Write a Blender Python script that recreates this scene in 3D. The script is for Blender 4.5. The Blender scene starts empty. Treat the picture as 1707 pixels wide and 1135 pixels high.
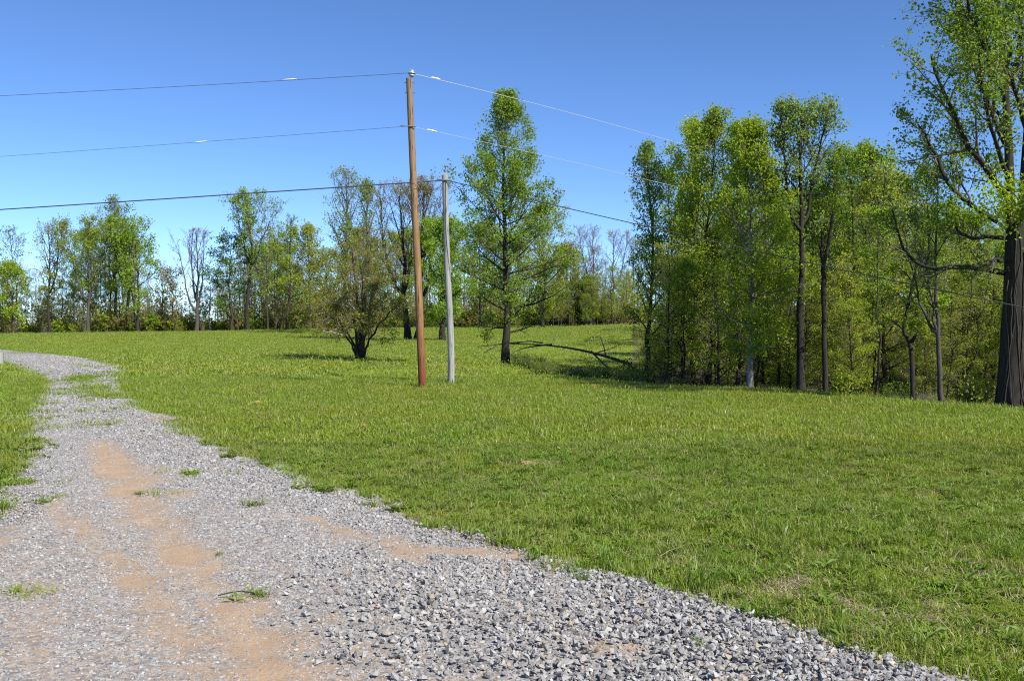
import bpy, math, random
import numpy as np
from mathutils import Vector

random.seed(7)
RNG = np.random.default_rng(7)
S = bpy.context.scene
C = S.collection

# ------------------------------------------------------------------ camera, sky, sun, exposure
FPX = 1640.0
CAM_Z = 1.65
PITCH = math.atan(27.5 / FPX)
cam_d = bpy.data.cameras.new('camera')
cam_d.sensor_width = 36.0
cam_d.lens = FPX / 1707.0 * 36.0
cam_d.clip_start = 0.1
cam_d.clip_end = 8000
cam = bpy.data.objects.new('camera', cam_d)
cam.location = (0, 0, CAM_Z)
cam.rotation_euler = (math.pi / 2 - PITCH, 0, 0)
C.objects.link(cam)
S.camera = cam

SUN_EL = math.radians(42)
SUN_AZ = math.radians(134)         # clockwise from +Y (the view direction): the sun stands to the right
world = bpy.data.worlds.new('World')
S.world = world
world.use_nodes = True
wn = world.node_tree
wn.nodes.clear()
sky = wn.nodes.new('ShaderNodeTexSky')
sky.sky_type = 'NISHITA'
sky.sun_disc = False
sky.sun_elevation = SUN_EL
sky.sun_rotation = SUN_AZ
sky.altitude = 900
sky.air_density = 0.6
sky.dust_density = 0.0
sky.ozone_density = 5.0
bg = wn.nodes.new('ShaderNodeBackground')
bg.inputs['Strength'].default_value = 0.110
wo = wn.nodes.new('ShaderNodeOutputWorld')
grade = wn.nodes.new('ShaderNodeHueSaturation')
grade.inputs['Saturation'].default_value = 1.08
grade.inputs['Hue'].default_value = 0.503
wn.links.new(sky.outputs[0], grade.inputs['Color'])
wn.links.new(grade.outputs[0], bg.inputs['Color'])
wn.links.new(bg.outputs[0], wo.inputs['Surface'])

sun_d = bpy.data.lights.new('sun', 'SUN')
sun_d.energy = 4.8
sun_d.angle = math.radians(0.53)
sun_d.color = (1.0, 0.95, 0.87)
sun = bpy.data.objects.new('sun', sun_d)
to_sun = Vector((math.sin(SUN_AZ) * math.cos(SUN_EL), math.cos(SUN_AZ) * math.cos(SUN_EL), math.sin(SUN_EL)))
sun.rotation_euler = to_sun.to_track_quat('Z', 'Y').to_euler()
sun.location = (30, 0, 40)
C.objects.link(sun)

S.view_settings.view_transform = 'Standard'
S.view_settings.look = 'None'
S.view_settings.exposure = 0.9
S.view_settings.gamma = 1.0
S.view_settings.use_curve_mapping = False
S.render.engine = 'CYCLES'
S.cycles.use_denoising = False
S.cycles.filter_width = 1.15
S.cycles.max_bounces = 8
S.cycles.transparent_max_bounces = 8
S.cycles.transmission_bounces = 4

# ------------------------------------------------------------------ helpers: pixels, noise, terrain
_c, _s = math.cos(PITCH), math.sin(PITCH)
def W(px, py, Y):
    """the point at forward distance Y on the sight line through a photo pixel"""
    a = (px - 853.5) / FPX
    b = (567.5 - py) / FPX
    dy = _c + b * _s
    dz = -_s + b * _c
    return np.array([a / dy * Y, Y, CAM_Z + dz / dy * Y])

def hash2(ix, iy, seed):
    n = (ix.astype(np.int64) * 374761393 + iy.astype(np.int64) * 668265263 + seed * 1442695041) & 0x7fffffff
    n = ((n ^ (n >> 13)) * 1274126177) & 0x7fffffff
    n = n ^ (n >> 16)
    return (n & 0xffff) / 65535.0
def vnoise(x, y, seed=0):
    x = np.asarray(x, float); y = np.asarray(y, float)
    ix = np.floor(x); iy = np.floor(y)
    fx = x - ix; fy = y - iy
    fx = fx * fx * (3 - 2 * fx); fy = fy * fy * (3 - 2 * fy)
    a = hash2(ix, iy, seed); b = hash2(ix + 1, iy, seed)
    c = hash2(ix, iy + 1, seed); d = hash2(ix + 1, iy + 1, seed)
    return (a * (1 - fx) + b * fx) * (1 - fy) + (c * (1 - fx) + d * fx) * fy
def fbm(x, y, seed=0, oct=4):
    t = 0; amp = 0.5; f = 1.0
    for k in range(oct):
        t = t + amp * vnoise(x * f + 17.3 * k, y * f - 9.1 * k, seed + k)
        amp *= 0.5; f *= 2.03
    return t / (1 - 0.5 ** oct)
def sstep(a, b, x):
    t = np.clip((x - a) / (b - a), 0, 1)
    return t * t * (3 - 2 * t)

# terrain control points: photo pixel + distance
_ctrl = []
for px, py, Y in [(0, 583, 63), (0, 600, 45), (185, 611, 37.6), (200, 650, 24.6),
                  (-400, 562, 100), (0, 559, 105), (200, 556, 108), (400, 553.5, 110), (520, 550, 112),
                  (600, 600, 45), (400, 590, 52), (300, 575, 72), (500, 566, 78), (685, 566, 75), (740, 566, 72),
                  (843, 612, 38), (750, 590, 50), (720, 547, 112), (840, 545, 114), (950, 543.5, 116), (1040, 543, 112),
                  (950, 575, 58), (880, 580, 52), (950, 557, 85), (1020, 590, 47),
                  (860, 613, 36.8), (950, 626, 31.5), (1050, 636, 28), (1250, 646, 25.3), (1400, 655, 23.6), (1707, 680, 19.4)]:
    _ctrl.append(W(px, py, Y) - np.array([0, 0, .09 if px >= 950 and py > 620 else 0]))
for x, y, z in [(3, 21, -.03), (5.2, 20.5, -.05), (7.4, 19, -.07), (8.6, 17, -.05), (6, 16, -.02), (2.5, 25.5, -.03), (0, 20, .0), (0, 31, .03), (11, 16, -.1), (3.2, 12, -.03),
                (-25, -20, 0), (0, -20, 0), (25, -20, 0), (-12, 4, 0), (0, 5, 0), (6, 8, -.02), (-4, 13, 0), (4, 16, 0.02), (-3, 26, 0),
                (-14, 14, 0.05), (-30, 20, .2), (-40, 45, .3), (20, 0, -.3), (30, 12, -.8), (10, 14, -.02),
                (2.5, 35, -.45), (4.2, 32, -.6), (7.2, 29, -.7), (9.2, 27, -.7), (12, 23, -.7), (16, 21, -.9),
                (6, 40, -.2), (11, 38, -.1), (16, 34, -.1), (22, 30, -.2), (13, 52, .9), (22, 48, .9), (32, 42, .8),
                (22, 75, 2.6), (40, 65, 2.8), (36, 105, 4.2), (70, 90, 4.5), (12, 80, 1.4),
                (-70, 150, -3), (-30, 150, -3), (0, 160, -2), (40, 160, 1), (-90, 110, 0), (90, 140, 2),
                (-80, 260, -16), (0, 260, -14), (80, 260, -10), (-160, 120, -3), (160, 120, 0), (-160, 0, 0), (160, 0, -3),
                (-250, 450, -24), (250, 450, -22), (0, 500, -26)]:
    _ctrl.append(np.array([x, y, z], float))
_ctrl = np.array(_ctrl)
_cc = 5.0
def _phi(r2): return np.sqrt(r2 + _cc * _cc)
_d2 = ((_ctrl[:, None, :2] - _ctrl[None, :, :2]) ** 2).sum(-1)
_A = _phi(_d2)
_n = len(_ctrl)
_M = np.zeros((_n + 1, _n + 1)); _M[:_n, :_n] = _A; _M[:_n, _n] = 1; _M[_n, :_n] = 1
_wt = np.linalg.solve(_M, np.append(_ctrl[:, 2], 0))
def H(x, y):
    x = np.asarray(x, float); y = np.asarray(y, float)
    sh = np.broadcast(x, y).shape
    xf = np.broadcast_to(x, sh).ravel(); yf = np.broadcast_to(y, sh).ravel()
    out = np.empty(xf.shape)
    for i in range(0, len(xf), 40000):
        d = (xf[i:i + 40000, None] - _ctrl[None, :, 0]) ** 2 + (yf[i:i + 40000, None] - _ctrl[None, :, 1]) ** 2
        out[i:i + 40000] = _phi(d) @ _wt[:_n] + _wt[_n]
    rr = np.hypot(xf, yf)
    far = sstep(300, 600, rr)
    out = out * (1 - far) + far * -28.0
    near = 1 - sstep(30, 60, rr)
    out = out + near * 0.05 * (fbm(xf * .35, yf * .35, 11, 3) - .5)
    return out.reshape(sh)
def Hs(x, y): return float(H(np.array([x]), np.array([y]))[0])

def ground_at(px, py, lo=3.0, hi=140.0):
    """first ground point on the sight line through a photo pixel"""
    ys = np.linspace(lo, hi, 3000)
    p = np.array([W(px, py, y) for y in (1.0,)])[0]
    a = p[0]; b = p[2] - CAM_Z
    g = H(a * ys, ys) - (CAM_Z + b * ys)
    k = np.argmax(g >= 0)
    y = ys[k]
    return np.array([a * y, y, H(np.array([a * y]), np.array([y]))[0]])

# ------------------------------------------------------------------ mesh building
class MB:
    def __init__(s):
        s.v = []; s.q = []; s.t = []; s.qm = []; s.tm = []; s.qs = []; s.ts = []; s.n = 0
    def quads(s, V, F, m=0, smooth=False):
        V = np.asarray(V, np.float32).reshape(-1, 3); F = np.asarray(F, np.int32).reshape(-1, 4)
        s.v.append(V); s.q.append(F + s.n); s.qm.append(np.full(len(F), m, np.int32)); s.qs.append(np.full(len(F), smooth)); s.n += len(V)
    def tris(s, V, F, m=0, smooth=False):
        V = np.asarray(V, np.float32).reshape(-1, 3); F = np.asarray(F, np.int32).reshape(-1, 3)
        s.v.append(V); s.t.append(F + s.n); s.tm.append(np.full(len(F), m, np.int32)); s.ts.append(np.full(len(F), smooth)); s.n += len(V)
    def tubes(s, P, R, sides=6, m=0, smooth=True, cap=False):
        """P (N,K,3) centre lines, R (N,K) radii"""
        P = np.asarray(P, float); R = np.asarray(R, float)
        if P.ndim == 2: P = P[None]; R = R[None]
        N, K, _ = P.shape
        if N == 0: return
        T = np.gradient(P, axis=1)
        T /= np.linalg.norm(T, axis=2, keepdims=True) + 1e-9
        ref = np.where(np.abs(T[:, :1, 2:3]) < .8, np.array([0, 0, 1.0]), np.array([1.0, 0, 0]))
        A = np.cross(T, ref); A /= np.linalg.norm(A, axis=2, keepdims=True) + 1e-9
        B = np.cross(T, A)
        th = np.arange(sides) * 2 * math.pi / sides
        V = P[:, :, None, :] + R[:, :, None, None] * (np.cos(th)[None, None, :, None] * A[:, :, None, :] + np.sin(th)[None, None, :, None] * B[:, :, None, :])
        idx = np.arange(N * K * sides).reshape(N, K, sides)
        a = idx[:, :-1, :]; b = np.roll(a, -1, 2); d = idx[:, 1:, :]; c = np.roll(d, -1, 2)
        F = np.stack([a, d, c, b], -1).reshape(-1, 4)
        s.quads(V.reshape(-1, 3), F, m, smooth)
        if cap:
            for i in range(N):
                ring = V[i, -1]; ctr = ring.mean(0)
                s.tris(np.vstack([ring, ctr]), [(j, sides, (j + 1) % sides) for j in range(sides)], m, False)
    def leaves(s, P, size, m=0, up=0.5, rng=RNG, aspect=.75, D=None):
        """one bent four-cornered leaf for each point"""
        n = len(P)
        if n == 0: return
        Nn = rng.normal(size=(n, 3)); Nn /= np.linalg.norm(Nn, axis=1, keepdims=True)
        Nn = Nn + np.array([0, 0, up]); Nn /= np.linalg.norm(Nn, axis=1, keepdims=True)
        A = np.cross(Nn, rng.normal(size=(n, 3))); A /= np.linalg.norm(A, axis=1, keepdims=True) + 1e-9
        B = np.cross(Nn, A)
        L = np.asarray(size) * rng.uniform(.45, 1.45, n)
        L = L[:, None]
        p0 = P - A * L * .5
        p2 = P + A * L * .5 - Nn * L * .12
        p1 = P + B * L * .5 * aspect + Nn * L * .14
        p3 = P - B * L * .5 * aspect + Nn * L * .14
        V = np.stack([p0, p1, p2, p3], 1).reshape(-1, 3)
        F = np.arange(n * 4).reshape(n, 4)
        s.quads(V, F, m, False)
    def build(s, name, mats):
        me = bpy.data.meshes.new(name)
        V = np.concatenate(s.v) if s.v else np.zeros((0, 3), np.float32)
        Q = np.concatenate(s.q) if s.q else np.zeros((0, 4), np.int32)
        T = np.concatenate(s.t) if s.t else np.zeros((0, 3), np.int32)
        me.vertices.add(len(V)); me.vertices.foreach_set('co', V.astype(np.float32).ravel())
        nl = Q.size + T.size
        me.loops.add(nl)
        me.loops.foreach_set('vertex_index', np.concatenate([Q.ravel(), T.ravel()]).astype(np.int32))
        npoly = len(Q) + len(T)
        me.polygons.add(npoly)
        st = np.concatenate([np.arange(len(Q)) * 4, Q.size + np.arange(len(T)) * 3]).astype(np.int32)
        me.polygons.foreach_set('loop_start', st)
        for mt in (mats if isinstance(mats, (list, tuple)) else [mats]): me.materials.append(mt)
        mi = np.concatenate(s.qm + s.tm) if npoly else np.zeros(0, np.int32)
        sm = np.concatenate(s.qs + s.ts) if npoly else np.zeros(0, bool)
        me.polygons.foreach_set('material_index', mi.astype(np.int32))
        me.polygons.foreach_set('use_smooth', sm.astype(bool))
        me.update(calc_edges=True)
        me.validate()
        return me

def link(name, me, parent=None, kind=None):
    o = bpy.data.objects.new(name, me); C.objects.link(o)
    if parent is not None: o.parent = parent
    if kind: o['kind'] = kind
    return o
def tag(o, label, cat, group=None):
    o['label'] = label; o['category'] = cat
    if group: o['group'] = group
    return o
def thing(name, label, cat, loc=(0, 0, 0), group=None, rz=0):
    o = bpy.data.objects.new(name, None); C.objects.link(o)
    o.empty_display_size = .2
    o.location = loc; o.rotation_euler = (0, 0, rz)
    return tag(o, label, cat, group)

# ------------------------------------------------------------------ materials
def mat(name):
    m = bpy.data.materials.new(name); m.use_nodes = True
    nt = m.node_tree; nt.nodes.clear()
    out = nt.nodes.new('ShaderNodeOutputMaterial')
    return m, nt, out
def N(nt, t, **kw):
    n = nt.nodes.new(t)
    for k, v in kw.items():
        if k in n.inputs: n.inputs[k].default_value = v
        else: setattr(n, k, v)
    return n
def ramp(nt, fac, stops):
    r = nt.nodes.new('ShaderNodeValToRGB')
    e = r.color_ramp.elements
    while len(e) < len(stops): e.new(.5)
    for k, (p, c) in enumerate(stops):
        e[k].position = p; e[k].color = (*c, 1) if len(c) == 3 else c
    nt.links.new(fac, r.inputs[0])
    return r
def mixc(nt, fac, a, b, blend='MIX'):
    m = nt.nodes.new('ShaderNodeMix'); m.data_type = 'RGBA'; m.blend_type = blend
    for sock, v in ((m.inputs[0], fac), (m.inputs[6], a), (m.inputs[7], b)):
        if hasattr(v, 'is_output'): nt.links.new(v, sock)
        elif isinstance(v, (int, float)): sock.default_value = v
        else: sock.default_value = (*v, 1)
    return m.outputs[2]
def noise(nt, scale, detail=4, rough=.55, vec=None, dim='3D'):
    n = nt.nodes.new('ShaderNodeTexNoise'); n.inputs['Scale'].default_value = scale
    n.inputs['Detail'].default_value = detail; n.inputs['Roughness'].default_value = rough
    if vec is not None: nt.links.new(vec, n.inputs['Vector'])
    return n.outputs[0]

def leaf_mat(name, c1, c2, c3, trans=.52, tc=1.7):
    """three leaf colours picked leaf by leaf, some light passing through"""
    m, nt, out = mat(name)
    g = N(nt, 'ShaderNodeNewGeometry')
    r = ramp(nt, g.outputs['Random Per Island'], [(0, c1), (.45, c2), (1, c3)])
    oi = N(nt, 'ShaderNodeObjectInfo')
    hsv = N(nt, 'ShaderNodeHueSaturation')
    mr = N(nt, 'ShaderNodeMapRange'); nt.links.new(oi.outputs['Random'], mr.inputs[0]); mr.inputs[3].default_value = .8; mr.inputs[4].default_value = 1.2
    nt.links.new(mr.outputs[0], hsv.inputs['Value']); nt.links.new(r.outputs[0], hsv.inputs['Color'])
    d = N(nt, 'ShaderNodeBsdfPrincipled'); d.inputs['Roughness'].default_value = .5
    d.inputs['Specular IOR Level'].default_value = .35
    nt.links.new(hsv.outputs[0], d.inputs['Base Color'])
    t = N(nt, 'ShaderNodeBsdfTranslucent')
    tcol = mixc(nt, 1.0, hsv.outputs[0], (tc, tc * .98, tc * .55), 'MULTIPLY')
    nt.links.new(tcol, t.inputs['Color'])
    mx = N(nt, 'ShaderNodeMixShader'); mx.inputs[0].default_value = trans
    nt.links.new(d.outputs[0], mx.inputs[1]); nt.links.new(t.outputs[0], mx.inputs[2])
    nt.links.new(mx.outputs[0], out.inputs['Surface'])
    return m
def bark_mat(name, dark, light, scale=9, bump=.5, blotch=None):
    m, nt, out = mat(name)
    tc = N(nt, 'ShaderNodeTexCoord')
    mp = N(nt, 'ShaderNodeMapping'); mp.inputs['Scale'].default_value = (1, 1, .18)
    nt.links.new(tc.outputs['Object'], mp.inputs[0])
    n1 = noise(nt, scale * 2.2, 6, .65, mp.outputs[0])
    n2 = noise(nt, 1.3, 3, .5, tc.outputs['Object'])
    r = ramp(nt, n1, [(.3, dark), (.7, light)])
    col = r.outputs[0]
    if blotch:
        rb = ramp(nt, n2, [(.5, (0, 0, 0)), (.62, (1, 1, 1))])
        col = mixc(nt, rb.outputs[0], col, blotch)
    d = N(nt, 'ShaderNodeBsdfPrincipled'); d.inputs['Roughness'].default_value = .9
    d.inputs['Specular IOR Level'].default_value = .2
    nt.links.new(col, d.inputs['Base Color'])
    b = N(nt, 'ShaderNodeBump'); b.inputs['Strength'].default_value = bump; b.inputs['Distance'].default_value = .03
    nt.links.new(n1, b.inputs['Height']); nt.links.new(b.outputs[0], d.inputs['Normal'])
    nt.links.new(d.outputs[0], out.inputs['Surface'])
    return m
def plain_mat(name, col, rough=.5, metal=0, var=.15, scale=12):
    m, nt, out = mat(name)
    tc = N(nt, 'ShaderNodeTexCoord')
    n = noise(nt, scale, 4, .6, tc.outputs['Object'])
    lo = tuple(c * (1 - var) for c in col); hi = tuple(min(1, c * (1 + var)) for c in col)
    r = ramp(nt, n, [(.3, lo), (.7, hi)])
    d = N(nt, 'ShaderNodeBsdfPrincipled'); d.inputs['Roughness'].default_value = rough; d.inputs['Metallic'].default_value = metal
    nt.links.new(r.outputs[0], d.inputs['Base Color']); nt.links.new(d.outputs[0], out.inputs['Surface'])
    return m

M = {}
M['leaf_bright'] = leaf_mat('leaf_bright', (0.183, 0.260, 0.015), (0.256, 0.343, 0.020), (0.329, 0.397, 0.033))
M['leaf_mid'] = leaf_mat('leaf_mid', (0.128, 0.212, 0.019), (0.183, 0.280, 0.024), (0.256, 0.343, 0.037))
M['leaf_pale'] = leaf_mat('leaf_pale', (0.146, 0.219, 0.044), (0.189, 0.274, 0.051), (0.238, 0.321, 0.066))
M['leaf_dark'] = leaf_mat('leaf_dark', (0.049, 0.116, 0.012), (0.076, 0.164, 0.017), (0.122, 0.212, 0.022))
M['leaf_olive'] = leaf_mat('leaf_olive', (0.177, 0.206, 0.024), (0.238, 0.274, 0.029), (0.299, 0.329, 0.037))
M['leaf_bud'] = leaf_mat('leaf_bud', (.22, .17, .07), (.28, .25, .085), (.31, .31, .09))
M['leaf_rust'] = leaf_mat('leaf_rust', (0.171, 0.116, 0.039), (0.195, 0.164, 0.044), (0.195, 0.212, 0.035))
M['leaf_cedar'] = leaf_mat('leaf_cedar', (.018, .032, .012), (.025, .042, .015), (.04, .05, .02), trans=.15)
M['bark_dark'] = bark_mat('bark_dark', (0.012, 0.010, 0.008), (0.045, 0.039, 0.032))
M['bark_brown'] = bark_mat('bark_brown', (0.023, 0.018, 0.014), (0.068, 0.053, 0.041))
M['bark_grey'] = bark_mat('bark_grey', (0.034, 0.030, 0.026), (0.088, 0.080, 0.071))
M['bark_pale'] = bark_mat('bark_pale', (0.102, 0.098, 0.089), (0.272, 0.264, 0.246), blotch=(0.102, 0.093, 0.076))
M['bark_silver'] = bark_mat('bark_silver', (.22, .20, .18), (.42, .39, .36))
M['twig_grey'] = plain_mat('twig_grey', (.15, .13, .12), .9)
M['twig_brown'] = plain_mat('twig_brown', (.10, .078, .06), .9)
M['twig_tan'] = plain_mat('twig_tan', (.17, .135, .10), .9)
M['twig_purple'] = plain_mat('twig_purple', (.19, .155, .15), .9)

# grass blades
def grass_mat(name, cols, dry, trans=.33):
    m, nt, out = mat(name)
    g = N(nt, 'ShaderNodeNewGeometry'); oi = N(nt, 'ShaderNodeObjectInfo')
    r = ramp(nt, g.outputs['Random Per Island'], [(0, cols[0]), (.5, cols[1]), (1, cols[2])])
    n1 = noise(nt, .55, 3, .6, g.outputs['Position'])
    n2 = noise(nt, .13, 3, .6, g.outputs['Position'])
    t1 = ramp(nt, n1, [(.38, (0, 0, 0)), (.7, (1, 1, 1))])
    col = mixc(nt, t1.outputs[0], r.outputs[0], tuple(c * k for c, k in zip(cols[1], (1.35, 1.12, .9))))
    t2 = ramp(nt, n2, [(.42, (0, 0, 0)), (.72, (.75, .75, .75))])
    col = mixc(nt, t2.outputs[0], col, tuple(c * k for c, k in zip(cols[1], (.85, 1.1, .95))))
    n6 = noise(nt, 2.1, 4, .7, g.outputs['Position'])
    col = mixc(nt, ramp(nt, n6, [(.5, (0, 0, 0)), (.72, (.5, .5, .5))]).outputs[0], col, dry)
    # a share of the clumps is dry
    gt = N(nt, 'ShaderNodeMath', operation='GREATER_THAN'); nt.links.new(oi.outputs['Random'], gt.inputs[0]); gt.inputs[1].default_value = .9
    ml = N(nt, 'ShaderNodeMath', operation='MULTIPLY'); nt.links.new(gt.outputs[0], ml.inputs[0]); ml.inputs[1].default_value = .55
    col = mixc(nt, ml.outputs[0], col, dry)
    d = N(nt, 'ShaderNodeBsdfPrincipled'); d.inputs['Roughness'].default_value = .45; d.inputs['Specular IOR Level'].default_value = .3
    nt.links.new(col, d.inputs['Base Color'])
    t = N(nt, 'ShaderNodeBsdfTranslucent')
    nt.links.new(mixc(nt, 1.0, col, (1.4, 1.35, .7), 'MULTIPLY'), t.inputs['Color'])
    mx = N(nt, 'ShaderNodeMixShader'); mx.inputs[0].default_value = trans
    nt.links.new(d.outputs[0], mx.inputs[1]); nt.links.new(t.outputs[0], mx.inputs[2])
    nt.links.new(mx.outputs[0], out.inputs['Surface'])
    return m
GC = [(0.124, 0.190, 0.016), (0.166, 0.235, 0.021), (0.217, 0.286, 0.036)]
M['grass'] = grass_mat('grass_blade', GC, (.30, .25, .12))
M['grass_deep'] = grass_mat('grass_deep', [(0.086, 0.150, 0.017), (0.120, 0.189, 0.021), (0.158, 0.222, 0.031)], (0.145, 0.168, 0.045))
M['weed'] = grass_mat('weed_leaf', [(0.080, 0.150, 0.017), (0.108, 0.184, 0.021), (0.145, 0.210, 0.031)], (0.145, 0.168, 0.045))
M['straw'] = plain_mat('dry_straw', (0.270, 0.217, 0.135), .8, var=.35, scale=30)
M['dead_stem'] = plain_mat('dead_stem', (.24, .19, .13), .9, var=.35, scale=8)

# ground under the grass
def ground_mat():
    m, nt, out = mat('meadow_soil')
    g = N(nt, 'ShaderNodeNewGeometry')
    n1 = noise(nt, .55, 3, .6, g.outputs['Position']); n2 = noise(nt, .13, 3, .6, g.outputs['Position'])
    n3 = noise(nt, 9, 6, .7, g.outputs['Position']); n4 = noise(nt, 2.2, 5, .65, g.outputs['Position'])
    base = ramp(nt, n3, [(.3, (0.098, 0.130, 0.019)), (.55, (0.148, 0.191, 0.024)), (.75, (0.197, 0.232, 0.040))]).outputs[0]
    col = mixc(nt, ramp(nt, n1, [(.38, (0, 0, 0)), (.7, (0.656, 0.744, 0.635))]).outputs[0], base, (0.190, 0.232, 0.025))
    col = mixc(nt, ramp(nt, n2, [(.42, (0, 0, 0)), (.72, (0.493, 0.559, 0.477))]).outputs[0], col, (0.140, 0.206, 0.024))
    col = mixc(nt, ramp(nt, n4, [(.62, (0, 0, 0)), (.78, (0.656, 0.744, 0.635))]).outputs[0], col, (0.163, 0.139, 0.067))
    d = N(nt, 'ShaderNodeBsdfPrincipled'); d.inputs['Roughness'].default_value = .95; d.inputs['Specular IOR Level'].default_value = .1
    nt.links.new(col, d.inputs['Base Color'])
    b = N(nt, 'ShaderNodeBump'); b.inputs['Strength'].default_value = .6; b.inputs['Distance'].default_value = .06
    nt.links.new(n3, b.inputs['Height']); nt.links.new(b.outputs[0], d.inputs['Normal'])
    nt.links.new(d.outputs[0], out.inputs['Surface'])
    return m
M['ground'] = ground_mat()
def litter_mat():
    m, nt, out = mat('leaf_litter')
    g = N(nt, 'ShaderNodeNewGeometry')
    n1 = noise(nt, 14, 6, .75, g.outputs['Position']); n2 = noise(nt, .5, 4, .6, g.outputs['Position'])
    col = ramp(nt, n1, [(.3, (0.026, 0.023, 0.012)), (.55, (0.068, 0.060, 0.034)), (.75, (0.115, 0.101, 0.062))]).outputs[0]
    col = mixc(nt, ramp(nt, n2, [(.45, (0, 0, 0)), (.7, (0.394, 0.446, 0.420))]).outputs[0], col, (0.032, 0.050, 0.010))
    d = N(nt, 'ShaderNodeBsdfPrincipled'); d.inputs['Roughness'].default_value = .95; d.inputs['Specular IOR Level'].default_value = .1
    nt.links.new(col, d.inputs['Base Color'])
    b = N(nt, 'ShaderNodeBump'); b.inputs['Strength'].default_value = .8; b.inputs['Distance'].default_value = .08
    nt.links.new(n1, b.inputs['Height']); nt.links.new(b.outputs[0], d.inputs['Normal'])
    nt.links.new(d.outputs[0], out.inputs['Surface'])
    return m
M['litter'] = litter_mat()
def road_mat():
    m, nt, out = mat('crushed_stone_and_clay')
    g = N(nt, 'ShaderNodeNewGeometry')
    at = N(nt, 'ShaderNodeAttribute', attribute_name='dust')
    v = N(nt, 'ShaderNodeTexVoronoi'); v.inputs['Scale'].default_value = 42; nt.links.new(g.outputs['Position'], v.inputs['Vector'])
    v2 = N(nt, 'ShaderNodeTexVoronoi'); v2.inputs['Scale'].default_value = 110; nt.links.new(g.outputs['Position'], v2.inputs['Vector'])
    n1 = noise(nt, 55, 5, .7, g.outputs['Position']); n2 = noise(nt, 5, 5, .65, g.outputs['Position'])
    sep = N(nt, 'ShaderNodeSeparateColor'); nt.links.new(v.outputs['Color'], sep.inputs[0])
    grey = ramp(nt, sep.outputs[0], [(0, (0.126, 0.123, 0.120)), (.5, (0.229, 0.219, 0.211)), (1, (0.362, 0.348, 0.333))]).outputs[0]
    sep2 = N(nt, 'ShaderNodeSeparateColor'); nt.links.new(v2.outputs['Color'], sep2.inputs[0])
    tan = ramp(nt, n2, [(.3, (0.310, 0.194, 0.102)), (.7, (0.413, 0.284, 0.167))]).outputs[0]
    tan = mixc(nt, ramp(nt, sep2.outputs[1], [(.5, (0, 0, 0)), (.56, (0.602, 0.602, 0.602))]).outputs[0], tan, (0.258, 0.232, 0.206))
    # dust mask broken up by noise
    add = N(nt, 'ShaderNodeMath', operation='ADD'); nt.links.new(at.outputs['Fac'], add.inputs[0])
    sc = N(nt, 'ShaderNodeMath', operation='MULTIPLY_ADD'); n5 = noise(nt, 16, 5, .7, g.outputs['Position'])
    av = N(nt, 'ShaderNodeMath', operation='MULTIPLY_ADD'); nt.links.new(n5, av.inputs[0]); av.inputs[1].default_value = 1.1; nt.links.new(n1, av.inputs[2])
    nt.links.new(av.outputs[0], sc.inputs[0]); sc.inputs[1].default_value = 1.5; sc.inputs[2].default_value = -1.57
    nt.links.new(sc.outputs[0], add.inputs[1])
    f = ramp(nt, add.outputs[0], [(.28, (0, 0, 0)), (.8, (1, 1, 1))]).outputs[0]
    col = mixc(nt, f, grey, tan)
    d = N(nt, 'ShaderNodeBsdfPrincipled'); d.inputs['Roughness'].default_value = .9; d.inputs['Specular IOR Level'].default_value = .2
    nt.links.new(col, d.inputs['Base Color'])
    b = N(nt, 'ShaderNodeBump'); b.inputs['Strength'].default_value = .55; b.inputs['Distance'].default_value = .02
    hh = mixc(nt, f, sep.outputs[1], n1)
    nt.links.new(hh, b.inputs['Height']); nt.links.new(b.outputs[0], d.inputs['Normal'])
    nt.links.new(d.outputs[0], out.inputs['Surface'])
    return m
M['road'] = road_mat()
def stone_mat():
    m, nt, out = mat('limestone_chip')
    oi = N(nt, 'ShaderNodeObjectInfo'); tc = N(nt, 'ShaderNodeTexCoord')
    base = ramp(nt, oi.outputs['Random'], [(0, (.145, .144, .145)), (.3, (.222, .219, .215)), (.75, (.288, .283, .276)), (1, (.38, .374, .362))]).outputs[0]
    gtm = N(nt, 'ShaderNodeMath', operation='MULTIPLY'); nt.links.new(oi.outputs['Random'], gtm.inputs[0]); gtm.inputs[1].default_value = 37.0
    fr_ = N(nt, 'ShaderNodeMath', operation='FRACT'); nt.links.new(gtm.outputs[0], fr_.inputs[0])
    g2 = N(nt, 'ShaderNodeMath', operation='GREATER_THAN'); nt.links.new(fr_.outputs[0], g2.inputs[0]); g2.inputs[1].default_value = .95
    base = mixc(nt, g2.outputs[0], base, (.30, .24, .165))
    n = noise(nt, 3, 5, .65, tc.outputs['Object'])
    col = mixc(nt, ramp(nt, n, [(.5, (0, 0, 0)), (.8, (0.430, 0.420, 0.400))]).outputs[0], base, (0.327, 0.277, 0.208))
    d = N(nt, 'ShaderNodeBsdfPrincipled'); d.inputs['Roughness'].default_value = .8; d.inputs['Specular IOR Level'].default_value = .3
    nt.links.new(col, d.inputs['Base Color'])
    b = N(nt, 'ShaderNodeBump'); b.inputs['Strength'].default_value = .3; b.inputs['Distance'].default_value = .1
    nt.links.new(n, b.inputs['Height']); nt.links.new(b.outputs[0], d.inputs['Normal'])
    nt.links.new(d.outputs[0], out.inputs['Surface'])
    return m
M['stone'] = stone_mat()

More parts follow.
